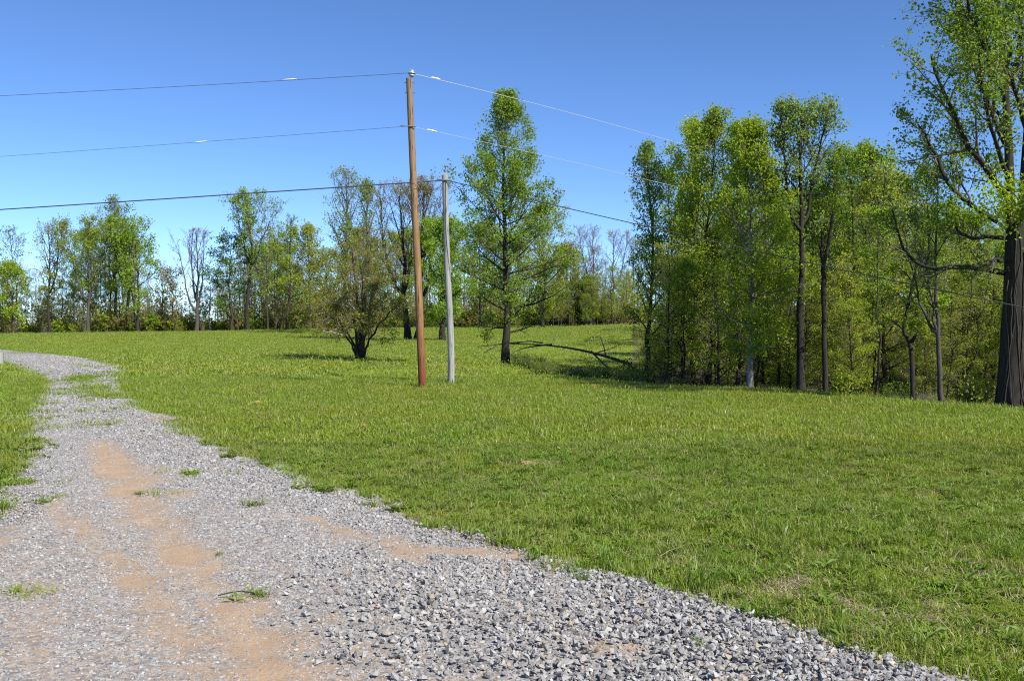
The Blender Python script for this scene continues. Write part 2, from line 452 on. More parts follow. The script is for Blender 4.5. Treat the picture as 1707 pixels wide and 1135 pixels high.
# ------------------------------------------------------------------ the ground
def axis(fine0, fine1, step, lo, hi, grow=1.13):
    a = list(np.arange(fine0, fine1 + 1e-6, step))
    s = step; v = fine1
    while v < hi: s *= grow; v += s; a.append(v)
    s = step; v = fine0
    while v > lo: s *= grow; v -= s; a.insert(0, v)
    return np.array(a)
gx = axis(-16, 14, .3, -3500, 3500); gy = axis(2, 44, .3, -60, 5000)
GX, GY = np.meshgrid(gx, gy, indexing='ij')
GZ = H(GX, GY)
mb = MB()
ii = np.arange(GX.size).reshape(GX.shape)
mb.quads(np.stack([GX, GY, GZ], -1).reshape(-1, 3), np.stack([ii[:-1, :-1], ii[1:, :-1], ii[1:, 1:], ii[:-1, 1:]], -1).reshape(-1, 4), 0, True)
ground = link('ground', mb.build('ground', M['ground']), kind='structure')
ground['label'] = 'sloping mown meadow of short green grass'

# field edge (where the mown grass ends at the right-hand woods), ratio X/Y -> Y
_er = np.array([-.02, .004, .059, .12, .24, .333, .52, .8, 1.5, 4])
_ey = np.array([40, 36.8, 31.5, 28., 25.3, 23.6, 19.4, 15.5, 9.5, 4])
def edgeY(x, y): return np.interp(np.asarray(x) / np.maximum(np.asarray(y), .1), _er, _ey)
def in_woods(x, y):
    r = np.asarray(x) / np.maximum(np.asarray(y), .1)
    return (r > .118) & (np.asarray(y) > edgeY(x, y))

# forest floor
rr = np.concatenate([np.linspace(.128, .62, 70), np.linspace(.66, 1.6, 12)])
V = []
nt_ = 60
for r in rr:
    y0 = np.interp(r, _er, _ey) + .45 * (fbm(np.array([r * 60.]), np.array([0.]), 3)[0] - .5) + .25
    ys = y0 + ((135 if r > .2 else 44 + (r - .128) * 900) - y0) * np.linspace(0, 1, nt_) ** 2
    V.append(np.stack([r * ys, ys, np.zeros(nt_)], 1))
V = np.array(V)
V[:, :, 2] = H(V[:, :, 0], V[:, :, 1]) + .03
V[:, 0, 2] -= .05; V[0, :, 2] -= .05
mb = MB(); ii = np.arange(len(rr) * nt_).reshape(len(rr), nt_)
mb.quads(V.reshape(-1, 3), np.stack([ii[:-1, :-1], ii[1:, :-1], ii[1:, 1:], ii[:-1, 1:]], -1).reshape(-1, 4), 0, True)
ff = link('forest_floor', mb.build('forest_floor', M['litter']), kind='structure')
ff['label'] = 'brown leaf litter under the right-hand woods'

# ------------------------------------------------------------------ the gravel road
_R = [(5.5, 0), (3.2, 3), (2.03, 4.59), (1.36, 5.64), (.77, 6.44), (-.02, 7.73), (-.47, 8.2), (-.84, 9.02), (-1.86, 10.4), (-2.57, 11.3), (-3.98, 13.5),
      (-5.7, 16.9), (-6.64, 18.04), (-9.8, 24.6), (-12.9, 31.8), (-15.3, 37.6), (-20.3, 46.7), (-27.3, 56.4), (-32.7, 62.9), (-42, 70), (-60, 80)]
_L = [(-3.3, 0), (-3.5, 4), (-3.8, 5.9), (-4.2, 7.5), (-5.41, 10.4), (-6.86, 13.5), (-8.38, 16.9), (-10.2, 20.8), (-12.7, 27.1), (-15.1, 31.8),
      (-17, 34.7), (-20.2, 39.8), (-23.5, 45.1), (-29, 52), (-40, 60), (-60, 70.0)]
_R = np.array(_R); _L = np.array(_L)
def roadR(y): return np.interp(y, _R[:, 1], _R[:, 0])
def roadL(y): return np.interp(y, _L[:, 1], _L[:, 0])
def road_in(x, y):
    """signed metres inside the road (positive = on it)"""
    x = np.asarray(x, float); y = np.asarray(y, float)
    slope = 1 / np.sqrt(1 + .7 ** 2)
    wob = .55 * (fbm(x * 1.1, y * 1.1, 21, 4) - .5) + .35 * (fbm(x * .35, y * .35, 5, 2) - .5)
    nf = 1 - sstep(18, 27, y)
    return np.minimum(roadR(y) - .30 * nf * sstep(5.0, 7.5, y) - x, x - roadL(y) - .3 * sstep(8, 14, y) * nf) * (slope * nf + .9 * (1 - nf)) + wob * (.5 + .5 * nf) + .1 * (1 - nf)

# patches of tan clay showing through, as photo pixels (x, y, half-width, half-height, strength)
_dust = [(450, 1110, 95, 60, 1), (400, 1030, 75, 50, 1), (335, 965, 70, 45, 1), (270, 905, 60, 30, .9), (205, 870, 35, 22, .9), (225, 800, 60, 18, 1.1), (175, 800, 40, 16, .8),
         (180, 775, 40, 12, .7), (95, 848, 34, 9, .95), (110, 888, 30, 10, .95), (15, 908, 34, 12, 1.), (300, 830, 50, 9, .8), (420, 850, 60, 18, .55), (340, 860, 60, 20, .6),
         (610, 905, 70, 18, .95), (680, 930, 60, 18, .9), (560, 885, 50, 14, .7), (830, 925, 50, 20, .8), (760, 900, 45, 14, .7), (930, 975, 50, 14, .7), (1010, 1098, 75, 22, 1.1),
         (130, 1060, 50, 70, .62), (190, 1110, 70, 50, .6), (110, 980, 40, 40, .5), (260, 1060, 60, 60, .5), (305, 1100, 60, 50, .6),
         (270, 700, 26, 7, 1.), (480, 870, 60, 22, .5), (1110, 985, 50, 12, .6), (60, 760, 30, 8, .4), (290, 745, 40, 8, .4), (340, 770, 30, 5, .6), (370, 785, 26, 4, .7), (220, 745, 40, 10, .5)]
_dust = [(x_, y_, w_, h_, st_ * .8) for x_, y_, w_, h_, st_ in _dust]
_tracks = [([(475, 1150), (440, 1090), (385, 1020), (325, 955), (280, 900), (238, 850), (205, 810), (185, 775), (172, 740)], .30, .85), ([(330, 1150), (290, 1060), (225, 975), (150, 905), (105, 855)], .22, .8),
           ([(520, 872), (580, 893), (640, 912), (720, 928), (800, 930), (860, 938)], .17, .8), ([(640, 845), (740, 890), (850, 935), (940, 975)], .12, .55), ([(70, 1140), (60, 1010), (20, 912)], .2, .6)]
_tw = []
for pts, w_, st_ in _tracks:
    g_ = np.array([ground_at(*p)[:2] for p in pts]); _tw.append((g_, w_, st_))
def track_at(x, y):
    x = np.asarray(x, float); y = np.asarray(y, float)
    out = np.zeros(np.broadcast(x, y).shape)
    for g_, w_, st_ in _tw:
        o_ = np.argsort(g_[:, 1])
        cx = np.interp(y, g_[o_, 1], g_[o_, 0])
        # distance across the track, measured square to its run
        if g_[:, 1].max() - g_[:, 1].min() > 1.6:
            q = np.abs(x - cx) / w_
            e = sstep(g_[:, 1].max() + .6, g_[:, 1].max() - .4, y) * sstep(g_[:, 1].min() - .6, g_[:, 1].min() + .2, y)
            out = np.maximum(out, st_ * e * np.exp(-q ** 2 * .7))
        else:
            d2 = np.full(out.shape, 9.)
            for a_, b_ in zip(g_[:-1], g_[1:]):
                v_ = b_ - a_; t_ = np.clip(((x - a_[0]) * v_[0] + (y - a_[1]) * v_[1]) / (v_ @ v_), 0, 1)
                d2 = np.minimum(d2, (x - a_[0] - t_ * v_[0]) ** 2 + (y - a_[1] - t_ * v_[1]) ** 2)
            out = np.maximum(out, st_ * np.exp(-d2 / (w_ * w_) * .7))
    return out
_dw = []
for px, py, hw, hh, st in _dust:
    c = ground_at(px, py); a = ground_at(px, min(py + hh, 1200)); b = ground_at(px, py - hh)
    _dw.append((c[0], c[1], hw / FPX * c[1], max(.08, (b[1] - a[1]) / 2), st))
def dust_at(x, y):
    x = np.asarray(x, float); y = np.asarray(y, float)
    d = np.zeros(np.broadcast(x, y).shape)
    for cx, cy, rx, ry, st in _dw:
        # patches follow the road's drift to the left with distance
        q = ((x - cx + .25 * (y - cy)) / (rx * 1.15)) ** 2 + ((y - cy) / (ry * 1.15)) ** 2
        d = np.maximum(d, st * np.exp(-q * .8))
    d = np.maximum(d, track_at(x, y) * np.clip(.5 + 1.0 * fbm(x * 1.3 + 3, y * .9, 57, 3), .55, 1.2))
    nz = fbm(x * 2.6, y * 1.6, 33, 4)
    fine = fbm(x * 9, y * 6, 37, 3)
    d = d * (.12 + .85 * nz + .75 * fine) + .55 * np.maximum(0, nz - .62)
    # the left half of the near drive is worn: clay shows between flat chips
    worn = sstep(1.2, 2.6, roadR(y) - x) * sstep(13, 8, y) * .34
    d = np.maximum(d, worn * (.45 + 1.3 * fine))
    d = np.maximum(d, .34 * fine + .02)
    # loose shoulder along the right-hand side stays clean
    return np.clip(d, 0, 1)
ry_ = np.concatenate([np.arange(0, 12, .05), np.arange(12, 30, .12), np.arange(30, 72, .4)])
ru = np.linspace(0, 1, 90)
RY, RU = np.meshgrid(ry_, ru, indexing='ij')
jl = .7 * (fbm(ry_ * 1.4, ry_ * 0, 41, 4) - .5); jr = .7 * (fbm(ry_ * 1.4, ry_ * 0 + 7, 43, 4) - .5)
RX = (roadL(ry_) + jl)[:, None] * (1 - RU) + (roadR(ry_) + jr)[:, None] * RU
edge_d = np.minimum(RU, 1 - RU) * (roadR(RY) - roadL(RY))
RZ = H(RX, RY) + .012 + .03 * sstep(0, .5, edge_d) + .03 * (fbm(RX * 2, RY * 2, 51, 3) - .5) * sstep(0, .4, edge_d) - .05 * (1 - sstep(0, .08, edge_d)) - .018 * track_at(RX, RY)
def roadZ(x, y):
    ed = np.minimum(roadR(y) - x, x - roadL(y))
    return H(x, y) + .012 + .03 * sstep(0, .5, ed) + .03 * (fbm(x * 2, y * 2, 51, 3) - .5) * sstep(0, .4, ed) - .02 * (1 - sstep(0, .08, ed)) - .018 * track_at(x, y)
mb = MB(); ii = np.arange(RX.size).reshape(RX.shape)
mb.quads(np.stack([RX, RY, RZ], -1).reshape(-1, 3), np.stack([ii[:-1, :-1], ii[:-1, 1:], ii[1:, 1:], ii[1:, :-1]], -1).reshape(-1, 4), 0, True)
rme = mb.build('gravel_road', M['road'])
at = rme.attributes.new('dust', 'FLOAT', 'POINT'); at.data.foreach_set('value', dust_at(RX, RY).ravel().astype(np.float32))
road = link('gravel_road', rme, kind='structure')
road['label'] = 'curving driveway of grey crushed stone with tan clay showing through'

# ------------------------------------------------------------------ scatter with geometry nodes (only for masses nobody could count)
def proto_collection(name, meshes):
    col = bpy.data.collections.new(name)
    for i, me in enumerate(meshes):
        o = bpy.data.objects.new('%s_%02d' % (name, i), me); col.objects.link(o)
    return col
def scatter(name, label, P, rot, scl, idx, col):
    n = len(P)
    me = bpy.data.meshes.new(name); me.vertices.add(n)
    me.vertices.foreach_set('co', np.asarray(P, np.float32).ravel())
    a = me.attributes.new('rot', 'FLOAT_VECTOR', 'POINT'); a.data.foreach_set('vector', np.asarray(rot, np.float32).ravel())
    a = me.attributes.new('scl', 'FLOAT_VECTOR', 'POINT'); a.data.foreach_set('vector', np.asarray(scl, np.float32).ravel())
    a = me.attributes.new('pick', 'INT', 'POINT'); a.data.foreach_set('value', np.asarray(idx, np.int32))
    ng = bpy.data.node_groups.new(name, 'GeometryNodeTree')
    ng.interface.new_socket('Geometry', in_out='INPUT', socket_type='NodeSocketGeometry')
    ng.interface.new_socket('Geometry', in_out='OUTPUT', socket_type='NodeSocketGeometry')
    gi = ng.nodes.new('NodeGroupInput'); go = ng.nodes.new('NodeGroupOutput')
    ip = ng.nodes.new('GeometryNodeInstanceOnPoints')
    ci = ng.nodes.new('GeometryNodeCollectionInfo'); ci.inputs['Collection'].default_value = col
    ci.inputs['Separate Children'].default_value = True; ci.inputs['Reset Children'].default_value = True
    def na(nm, t):
        k = ng.nodes.new('GeometryNodeInputNamedAttribute'); k.data_type = t; k.inputs['Name'].default_value = nm
        return next(s for s in k.outputs if s.enabled and s.name == 'Attribute')
    e2r = ng.nodes.new('FunctionNodeEulerToRotation')
    ng.links.new(na('rot', 'FLOAT_VECTOR'), e2r.inputs[0])
    ng.links.new(gi.outputs[0], ip.inputs['Points']); ng.links.new(ci.outputs[0], ip.inputs['Instance'])
    ip.inputs['Pick Instance'].default_value = True
    ng.links.new(na('pick', 'INT'), ip.inputs['Instance Index'])
    ng.links.new(e2r.outputs[0], ip.inputs['Rotation']); ng.links.new(na('scl', 'FLOAT_VECTOR'), ip.inputs['Scale'])
    ng.links.new(ip.outputs[0], go.inputs[0])
    o = link(name, me, kind='stuff'); o['label'] = label
    md = o.modifiers.new('scatter', 'NODES'); md.node_group = ng
    return o

# stones: angular hulls of a few random points, flat faces
import bmesh
def rock_mesh(seed, npts=11):
    r = np.random.default_rng(seed)
    p = r.normal(size=(npts, 3)); p /= np.linalg.norm(p, axis=1, keepdims=True)
    p *= r.uniform(.75, 1.05, (npts, 1)) * np.array([1.0, r.uniform(.6, .9), r.uniform(.45, .75)]) * .5
    bm = bmesh.new()
    for q in p: bm.verts.new(q)
    bmesh.ops.convex_hull(bm, input=bm.verts)
    for v in [v for v in bm.verts if not v.link_faces]: bm.verts.remove(v)
    me = bpy.data.meshes.new('stone'); bm.to_mesh(me); bm.free()
    me.materials.append(M['stone'])
    return me
rocks = [rock_mesh(100 + k) for k in range(14)]
rock_col = proto_collection('stone_kinds', rocks)

def frustum(x, y, mg=1.2): return (np.abs(x) < .535 * y + mg) & (y > 3.6)

def road_points(y0, y1, per_m2, seed):
    r = np.random.default_rng(seed)
    xs0, xs1 = roadL(np.array([y0, y1])).min() - .8, roadR(np.array([y0, y1])).max() + .8
    n = int((y1 - y0) * (xs1 - xs0) * per_m2)
    x = r.uniform(xs0, xs1, n); y = r.uniform(y0, y1, n)
    k = frustum(x, y, 1.0)
    x, y = x[k], y[k]
    si = road_in(x, y)
    return x, y, si, r
SP = []; SR = []; SS = []
def add_stones(x, y, size, r, sink=.2, lift=0):
    n = len(x)
    flat = r.uniform(.75, 1.1, n)
    z = roadZ(x, y) + size * .25 * flat - size * sink + lift
    tl = np.where(np.asarray(sink) > .2, .18, .42) if np.ndim(sink) else .5
    SP.append(np.stack([x, y, z], 1)); SR.append(np.stack([r.normal(0, 1, n) * tl, r.normal(0, 1, n) * tl, r.uniform(0, 6.3, n)], 1))
    SS.append(np.stack([size, size, size * flat], 1))
for (y0, y1, dens, smin, smax) in [(3.8, 7, 2700, .016, .056), (7, 11, 1700, .02, .056), (11, 17, 750, .03, .062), (17, 28, 300, .04, .08), (28, 50, 70, .06, .11)]:
    x, y, si, r = road_points(y0, y1, dens, int(y0 * 10))
    d = dust_at(x, y)
    # coarse loose stone on the right-hand shoulder, fine embedded chips in the wheel tracks
    sh = sstep(2.4, .6, roadR(y) - x - .0)
    coarse = np.clip(.35 + .75 * sh + .5 * (fbm(x * .8, y * .8, 61, 3) - .5), 0, 1)
    p = np.clip(1.0 - .5 * d, .46, 1) * sstep(-.42, .12, si) 
    k = r.uniform(size=len(x)) < p
    x, y, d, coarse = x[k], y[k], d[k], coarse[k]
    u = r.uniform(size=len(x)) ** 1.35
    size = smin + (smax - smin) * u * (.5 + .5 * coarse)
    size = size * (1 - .66 * d * r.uniform(.35, 1, len(d)))
    add_stones(x, y, size, r, .2 - .1 * coarse + .2 * d)
# ridge of heaped stones close to the camera on the right
r = np.random.default_rng(77)
for (px0, px1, py0, py1, n, lift) in [(560, 1560, 985, 1150, 2200, .018), (900, 1600, 1040, 1150, 1700, .03), (520, 820, 1000, 1130, 420, .015), (1040, 1450, 960, 1080, 900, .02), (480, 1000, 930, 1010, 700, .008)]:
    pts = np.array([ground_at(a, b, 3.5, 12)[:2] for a, b in zip(r.uniform(px0, px1, 160), r.uniform(py0, py1, 160))])
    pk = pts[r.integers(0, len(pts), n)] + r.normal(0, .16, (n, 2))
    ok = (road_in(pk[:, 0], pk[:, 1]) > -.05) & (r.uniform(size=n) < np.clip(1.05 - dust_at(pk[:, 0], pk[:, 1]) * 1.3, 0, 1))
    pk = pk[ok]
    add_stones(pk[:, 0], pk[:, 1], .02 + .040 * r.uniform(0, 1, len(pk)) ** 1.3, r, .08, r.uniform(0, lift, len(pk)))
SP = np.concatenate(SP); SR = np.concatenate(SR); SS = np.concatenate(SS)
SI = RNG.integers(0, len(rocks), len(SP))
# the 300 stones that show largest are objects of their own, parts of the road
show = SS[:, 0] / SP[:, 1]
vis = (np.abs(SP[:, 0]) < .515 * SP[:, 1]) & (SP[:, 1] > 4.62)
order = np.argsort(-(show * vis))[:300]
for k in order:
    o = link('stone', rocks[SI[k]], road)
    o.location = SP[k]; o.rotation_euler = SR[k]; o.scale = SS[k]
rest = np.ones(len(SP), bool); rest[order] = False
gravel = scatter('gravel', 'loose grey crushed stone covering the driveway', SP[rest], SR[rest], SS[rest], SI[rest], rock_col)

# ------------------------------------------------------------------ grass
def blade_batch(r, n, spread, h0, h1, w, lean=.5, K=3):
    base = np.stack([r.normal(0, spread, n), r.normal(0, spread, n), np.zeros(n)], 1)
    h = r.uniform(h0, h1, n); az = r.uniform(0, 6.3, n)
    ln = np.abs(r.normal(lean * .7, lean * .5, n))
    d = np.stack([np.cos(az), np.sin(az), np.zeros(n)], 1)
    side = np.stack([-np.sin(az + r.normal(0, .6, n)), np.cos(az), np.zeros(n)], 1)
    t = np.linspace(0, 1, K)
    ctr = base[:, None, :] + d[:, None, :] * (h * ln)[:, None, None] * (t ** 1.8)[None, :, None]
    ctr[:, :, 2] += h[:, None] * (t - .28 * np.minimum(ln, 1.4)[:, None] * t ** 2.2)
    ww = w * r.uniform(.7, 1.3, n)[:, None] * np.array([1., .85, .12] if K == 3 else [1, .9, .6, .1])[None, :]
    Lp = ctr - side[:, None, :] * ww[:, :, None] * .5; Rp = ctr + side[:, None, :] * ww[:, :, None] * .5
    V = np.stack([Lp, Rp], 2).reshape(-1, 3)
    idx = np.arange(n * K * 2).reshape(n, K, 2)
    F = np.stack([idx[:, :-1, 0], idx[:, :-1, 1], idx[:, 1:, 1], idx[:, 1:, 0]], -1).reshape(-1, 4)
    return V, F
def clump(seed, n, spread, h0, h1, w, lean, mats, straw=0, weeds=0):
    r = np.random.default_rng(seed); m = MB()
    V, F = blade_batch(r, n, spread, h0, h1, w, lean); m.quads(V, F, 0)
    if straw:
        V, F = blade_batch(r, straw, spread * 1.2, h0 * .6, h1 * .8, w * .7, 1.6); m.quads(V, F, 1)
    if weeds:
        for _ in range(weeds):
            c = np.append(r.normal(0, spread, 2), .01)
            na = r.integers(5, 9)
            for a in np.linspace(0, 6.28, na, endpoint=False) + r.uniform(0, 1):
                L = r.uniform(.045, .10); wd = L * .32; e = r.uniform(.2, .7)
                dd = np.array([math.cos(a) * math.cos(e), math.sin(a) * math.cos(e), math.sin(e)]); sd = np.array([-math.sin(a), math.cos(a), 0])
                p = [c, c + dd * L * .5 + sd * wd * .5, c + dd * L - np.array([0, 0, L * .2]), c + dd * L * .5 - sd * wd * .5]
                m.quads(p, [(0, 1, 2, 3)], 2)
    return m.build('grass_clump', mats)
GM = [M['grass'], M['straw'], M['weed']]
near_cl = [clump(200 + k, 32, .055, .025, .075, .0052, 1.15, GM, straw=(3 if k % 2 else 9), weeds=(2 if k in (2, 5) else 0)) for k in range(7)]
near_cl += [clump(270, 46, .03, .06, .14, .0055, .9, [M['grass_deep'], M['straw'], M['weed']], straw=3), clump(271, 8, .05, .03, .08, .006, 1.2, GM, straw=5, weeds=7), clump(272, 6, .06, .02, .05, .005, 1.3, GM, straw=26)]
near_col = proto_collection('near_grass_kinds', near_cl)
mid_cl = [clump(230 + k, 46, .12, .035, .085, .009, 1.15, GM, straw=4, weeds=1 if k == 3 else 0) for k in range(5)]
mid_col = proto_collection('mid_grass_kinds', mid_cl)
far_cl = [clump(250 + k, 60, .3, .04, .085, .022, 1.2, GM, straw=4) for k in range(4)]
far_col = proto_collection('far_grass_kinds', far_cl)

bare = []   # spots of bare or straw-covered soil in the meadow: photo pixel, radii in metres, strength
for px, py, rx, ry, st in [(1500, 1028, .32, .16, 1), (1350, 1000, .3, .15, .75), (1320, 975, .2, .12, .7), (1670, 955, .18, .3, .8), (1650, 1050, .2, .1, .5), (1430, 1050, .3, .1, .7),
                           (880, 775, .35, .25, .7), (740, 795, .5, .25, .5), (1090, 800, .3, .2, .5), (1290, 880, .25, .15, .4), (700, 870, .5, .2, .6), (1100, 720, .5, .4, .4), (980, 745, .5, .3, .4)]:
    g = ground_at(px, py); bare.append((g[0], g[1], rx, ry, st * .72))
def bare_at(x, y):
    d = np.zeros(len(x))
    for cx, cy, rx, ry, st in bare:
        d = np.maximum(d, st * np.exp(-(((x - cx) / rx) ** 2 + ((y - cy) / ry) ** 2)))
    nz = fbm(x * 1.7, y * 1.7, 71, 3)
    return np.clip(d * (.5 + nz) + np.maximum(0, nz - .66) * 1.3, 0, 1)
# tufts in the median of the road, as photo pixels
med = []
for px, py, rx, ry, st in [(148, 632, .45, 2.0, .8), (150, 655, .45, 1.4, .8), (165, 665, .4, .7, .8), (175, 690, .3, .3, .6), (150, 613, .4, 2, .5), (45, 590, .8, .7, .7),
                           (180, 712, .35, .3, .7), (200, 735, .2, .2, .5), (345, 745, .2, .3, .8), (380, 742, .25, .2, .7), (205, 770, .25, .1, .6), (270, 830, .12, .1, .6),
                           (310, 797, .3, .12, .8), (340, 795, .2, .1, .8), (230, 828, .12, .08, .8), (20, 750, .4, .7, .6), (15, 850, .25, .2, .6), (5, 700, .6, 1.6, .7), (700, 855, .3, .12, .9), (740, 862, .2, .1, .8),
                           (590, 818, .3, .12, .8), (530, 828, .12, .06, .7), (60, 990, .15, .12, .4), (100, 945, .1, .08, .5), (70, 935, .06, .06, .6), (40, 1000, .15, .1, .4), (920, 935, .22, .1, .7), (960, 960, .2, .08, .7), (1180, 1010, .2, .07, .7),
                           (1160, 1090, .06, .05, .6), (1260, 1025, .15, .06, .7), (1450, 1100, .12, .05, .5), (435, 1000, .1, .05, .5), (30, 835, .3, .12, .6), (40, 810, .3, .12, .5)]:
    g = ground_at(px, py); med.append((g[0], g[1], rx, ry, st))
def median_at(x, y):
    d = np.zeros(len(x))
    for cx, cy, rx, ry, st in med:
        d = np.maximum(d, st * np.exp(-(((x - cx + .3 * (y - cy)) / rx) ** 2 + ((y - cy) / ry) ** 2)))
    return d
def grass_field(y0, y1, dens, seed, onroad):
    r = np.random.default_rng(seed)
    xm = .535 * y1 + 1.5
    n = int((y1 - y0) * 2 * xm * dens)
    x = r.uniform(-xm, xm, n); y = r.uniform(y0, y1, n)
    k = frustum(x, y, 1.5) & ~in_woods(x, y - .5)
    x, y = x[k], y[k]
    si = road_in(x, y)
    p = sstep(.22, -.30, si) * np.clip(1 - .78 * bare_at(x, y), .12, 1) * (.55 + .45 * sstep(.3, .6, fbm(x * 2.2, y * 2.2, 81, 3)))
    p = np.maximum(p, np.where(si > -.3, median_at(x, y) * np.where(y < 15, .5, 1.) * onroad * sstep(.25, .6, fbm(x * 4, y * 3, 82, 3)), 0))
    k = r.uniform(size=len(x)) < p
    return x[k], y[k], r
KW = {10: [.125] * 7 + [.035, .05, .04]}
def put_grass(name, label, y0, y1, dens, seed, kinds, col, s0, s1, onroad=1.0):
    x, y, r = grass_field(y0, y1, dens, seed, onroad)
    n = len(x)
    z = H(x, y) - .004
    onr = road_in(x, y) > 0
    z = np.where(onr, roadZ(x, y) - .006, z)
    tall = .55 + .9 * fbm(x * .9, y * .9, 91, 3)
    # the verge along the stones grows a little longer
    tall = tall + .45 * np.exp(-(road_in(x, y) / .35) ** 2) * (y < 16)
    s = r.uniform(s0, s1, n)
    scatter(name, label, np.stack([x, y, z], 1), np.stack([r.normal(0, .12, n), r.normal(0, .12, n), r.uniform(0, 6.3, n)], 1),
            np.stack([s, s, s * tall], 1), r.choice(len(kinds), n, p=KW.get(len(kinds), None)), col)
put_grass('grass', 'short grass and weeds of the near meadow', 3.7, 13.5, 270, 301, near_cl, near_col, .8, 1.3)
put_grass('grass', 'short grass of the meadow around the poles', 13.2, 30, 60, 302, mid_cl, mid_col, .8, 1.35)
put_grass('grass', 'short grass of the far meadow', 29.5, 118, 4.6, 303, far_cl, far_col, .8, 1.4)
# dry straw on the bare spots
sr = np.random.default_rng(5)
straw_cl = []
for k in range(3):
    m_ = MB(); V_, F_ = blade_batch(sr, 26, .06, .015, .04, .006, 3.0); m_.quads(V_, F_, 0); straw_cl.append(m_.build('straw_clump', [M['straw']]))
straw_col = proto_collection('straw_kinds', straw_cl)
pp = []
for cx, cy, rx, ry, st in bare:
    n = int(120 * st * rx * ry * 9) + 8
    pp.append(np.stack([sr.normal(cx, rx * .7, n), sr.normal(cy, ry * .7, n)], 1))
pp = np.concatenate(pp); n = len(pp)
scatter('dry_straw', 'dead straw lying on bare spots in the grass', np.stack([pp[:, 0], pp[:, 1], H(pp[:, 0], pp[:, 1]) + .003], 1),
        np.stack([np.zeros(n), np.zeros(n), sr.uniform(0, 6.3, n)], 1), np.repeat(sr.uniform(.6, 1.3, (n, 1)), 3, 1), sr.integers(0, 3, n), straw_col)

# ------------------------------------------------------------------ trees
def grow(P, R, n_per, u0, u1, lens, ang, up, K, rng, wob=.12, rfac=.6, rtip=.3, rmin=.003, planar=0.0, rmax=None):
    """children of every centre line in P: lens(parent length, u) -> length; ang in radians from the parent's direction"""
    Np, Kp, _ = P.shape
    n = Np * n_per
    pi = np.repeat(np.arange(Np), n_per)
    u = (np.tile((np.arange(n_per) + .5) / n_per, Np) + rng.uniform(-.5, .5, n) / n_per)
    u = u0 + (u1 - u0) * np.clip(u, 0, 1)
    f = u * (Kp - 1); i0 = np.minimum(f.astype(int), Kp - 2); w = (f - i0)[:, None]
    st = P[pi, i0] * (1 - w) + P[pi, i0 + 1] * w
    T = P[pi, i0 + 1] - P[pi, i0]; T /= np.linalg.norm(T, axis=1, keepdims=True) + 1e-9
    pr = R[pi, i0] * (1 - w[:, 0]) + R[pi, i0 + 1] * w[:, 0]
    plen = np.linalg.norm(np.diff(P, axis=1), axis=2).sum(1)[pi]
    L = lens(plen, u) * rng.uniform(.7, 1.25, n)
    q = rng.normal(size=(n, 3)); q[:, 2] *= (1 - planar)
    q -= T * (q * T).sum(1, keepdims=True); q /= np.linalg.norm(q, axis=1, keepdims=True) + 1e-9
    a = ang * rng.uniform(.7, 1.25, n)
    D = np.cos(a)[:, None] * T + np.sin(a)[:, None] * q
    pts = np.empty((n, K, 3)); pts[:, 0] = st
    step = (L / (K - 1))[:, None]
    for k in range(1, K):
        D = D + np.array([0, 0, up / (K - 1)]) + rng.normal(0, wob, (n, 3))
        D /= np.linalg.norm(D, axis=1, keepdims=True) + 1e-9
        pts[:, k] = pts[:, k - 1] + D * step
    r0 = np.maximum(rmin, np.minimum(pr * rfac, L * .03))
    if rmax: r0 = np.minimum(r0, rmax)
    Rr = r0[:, None] * (1 - (1 - rtip) * np.linspace(0, 1, K)[None, :])
    return pts, np.maximum(Rr, rmin * .7)

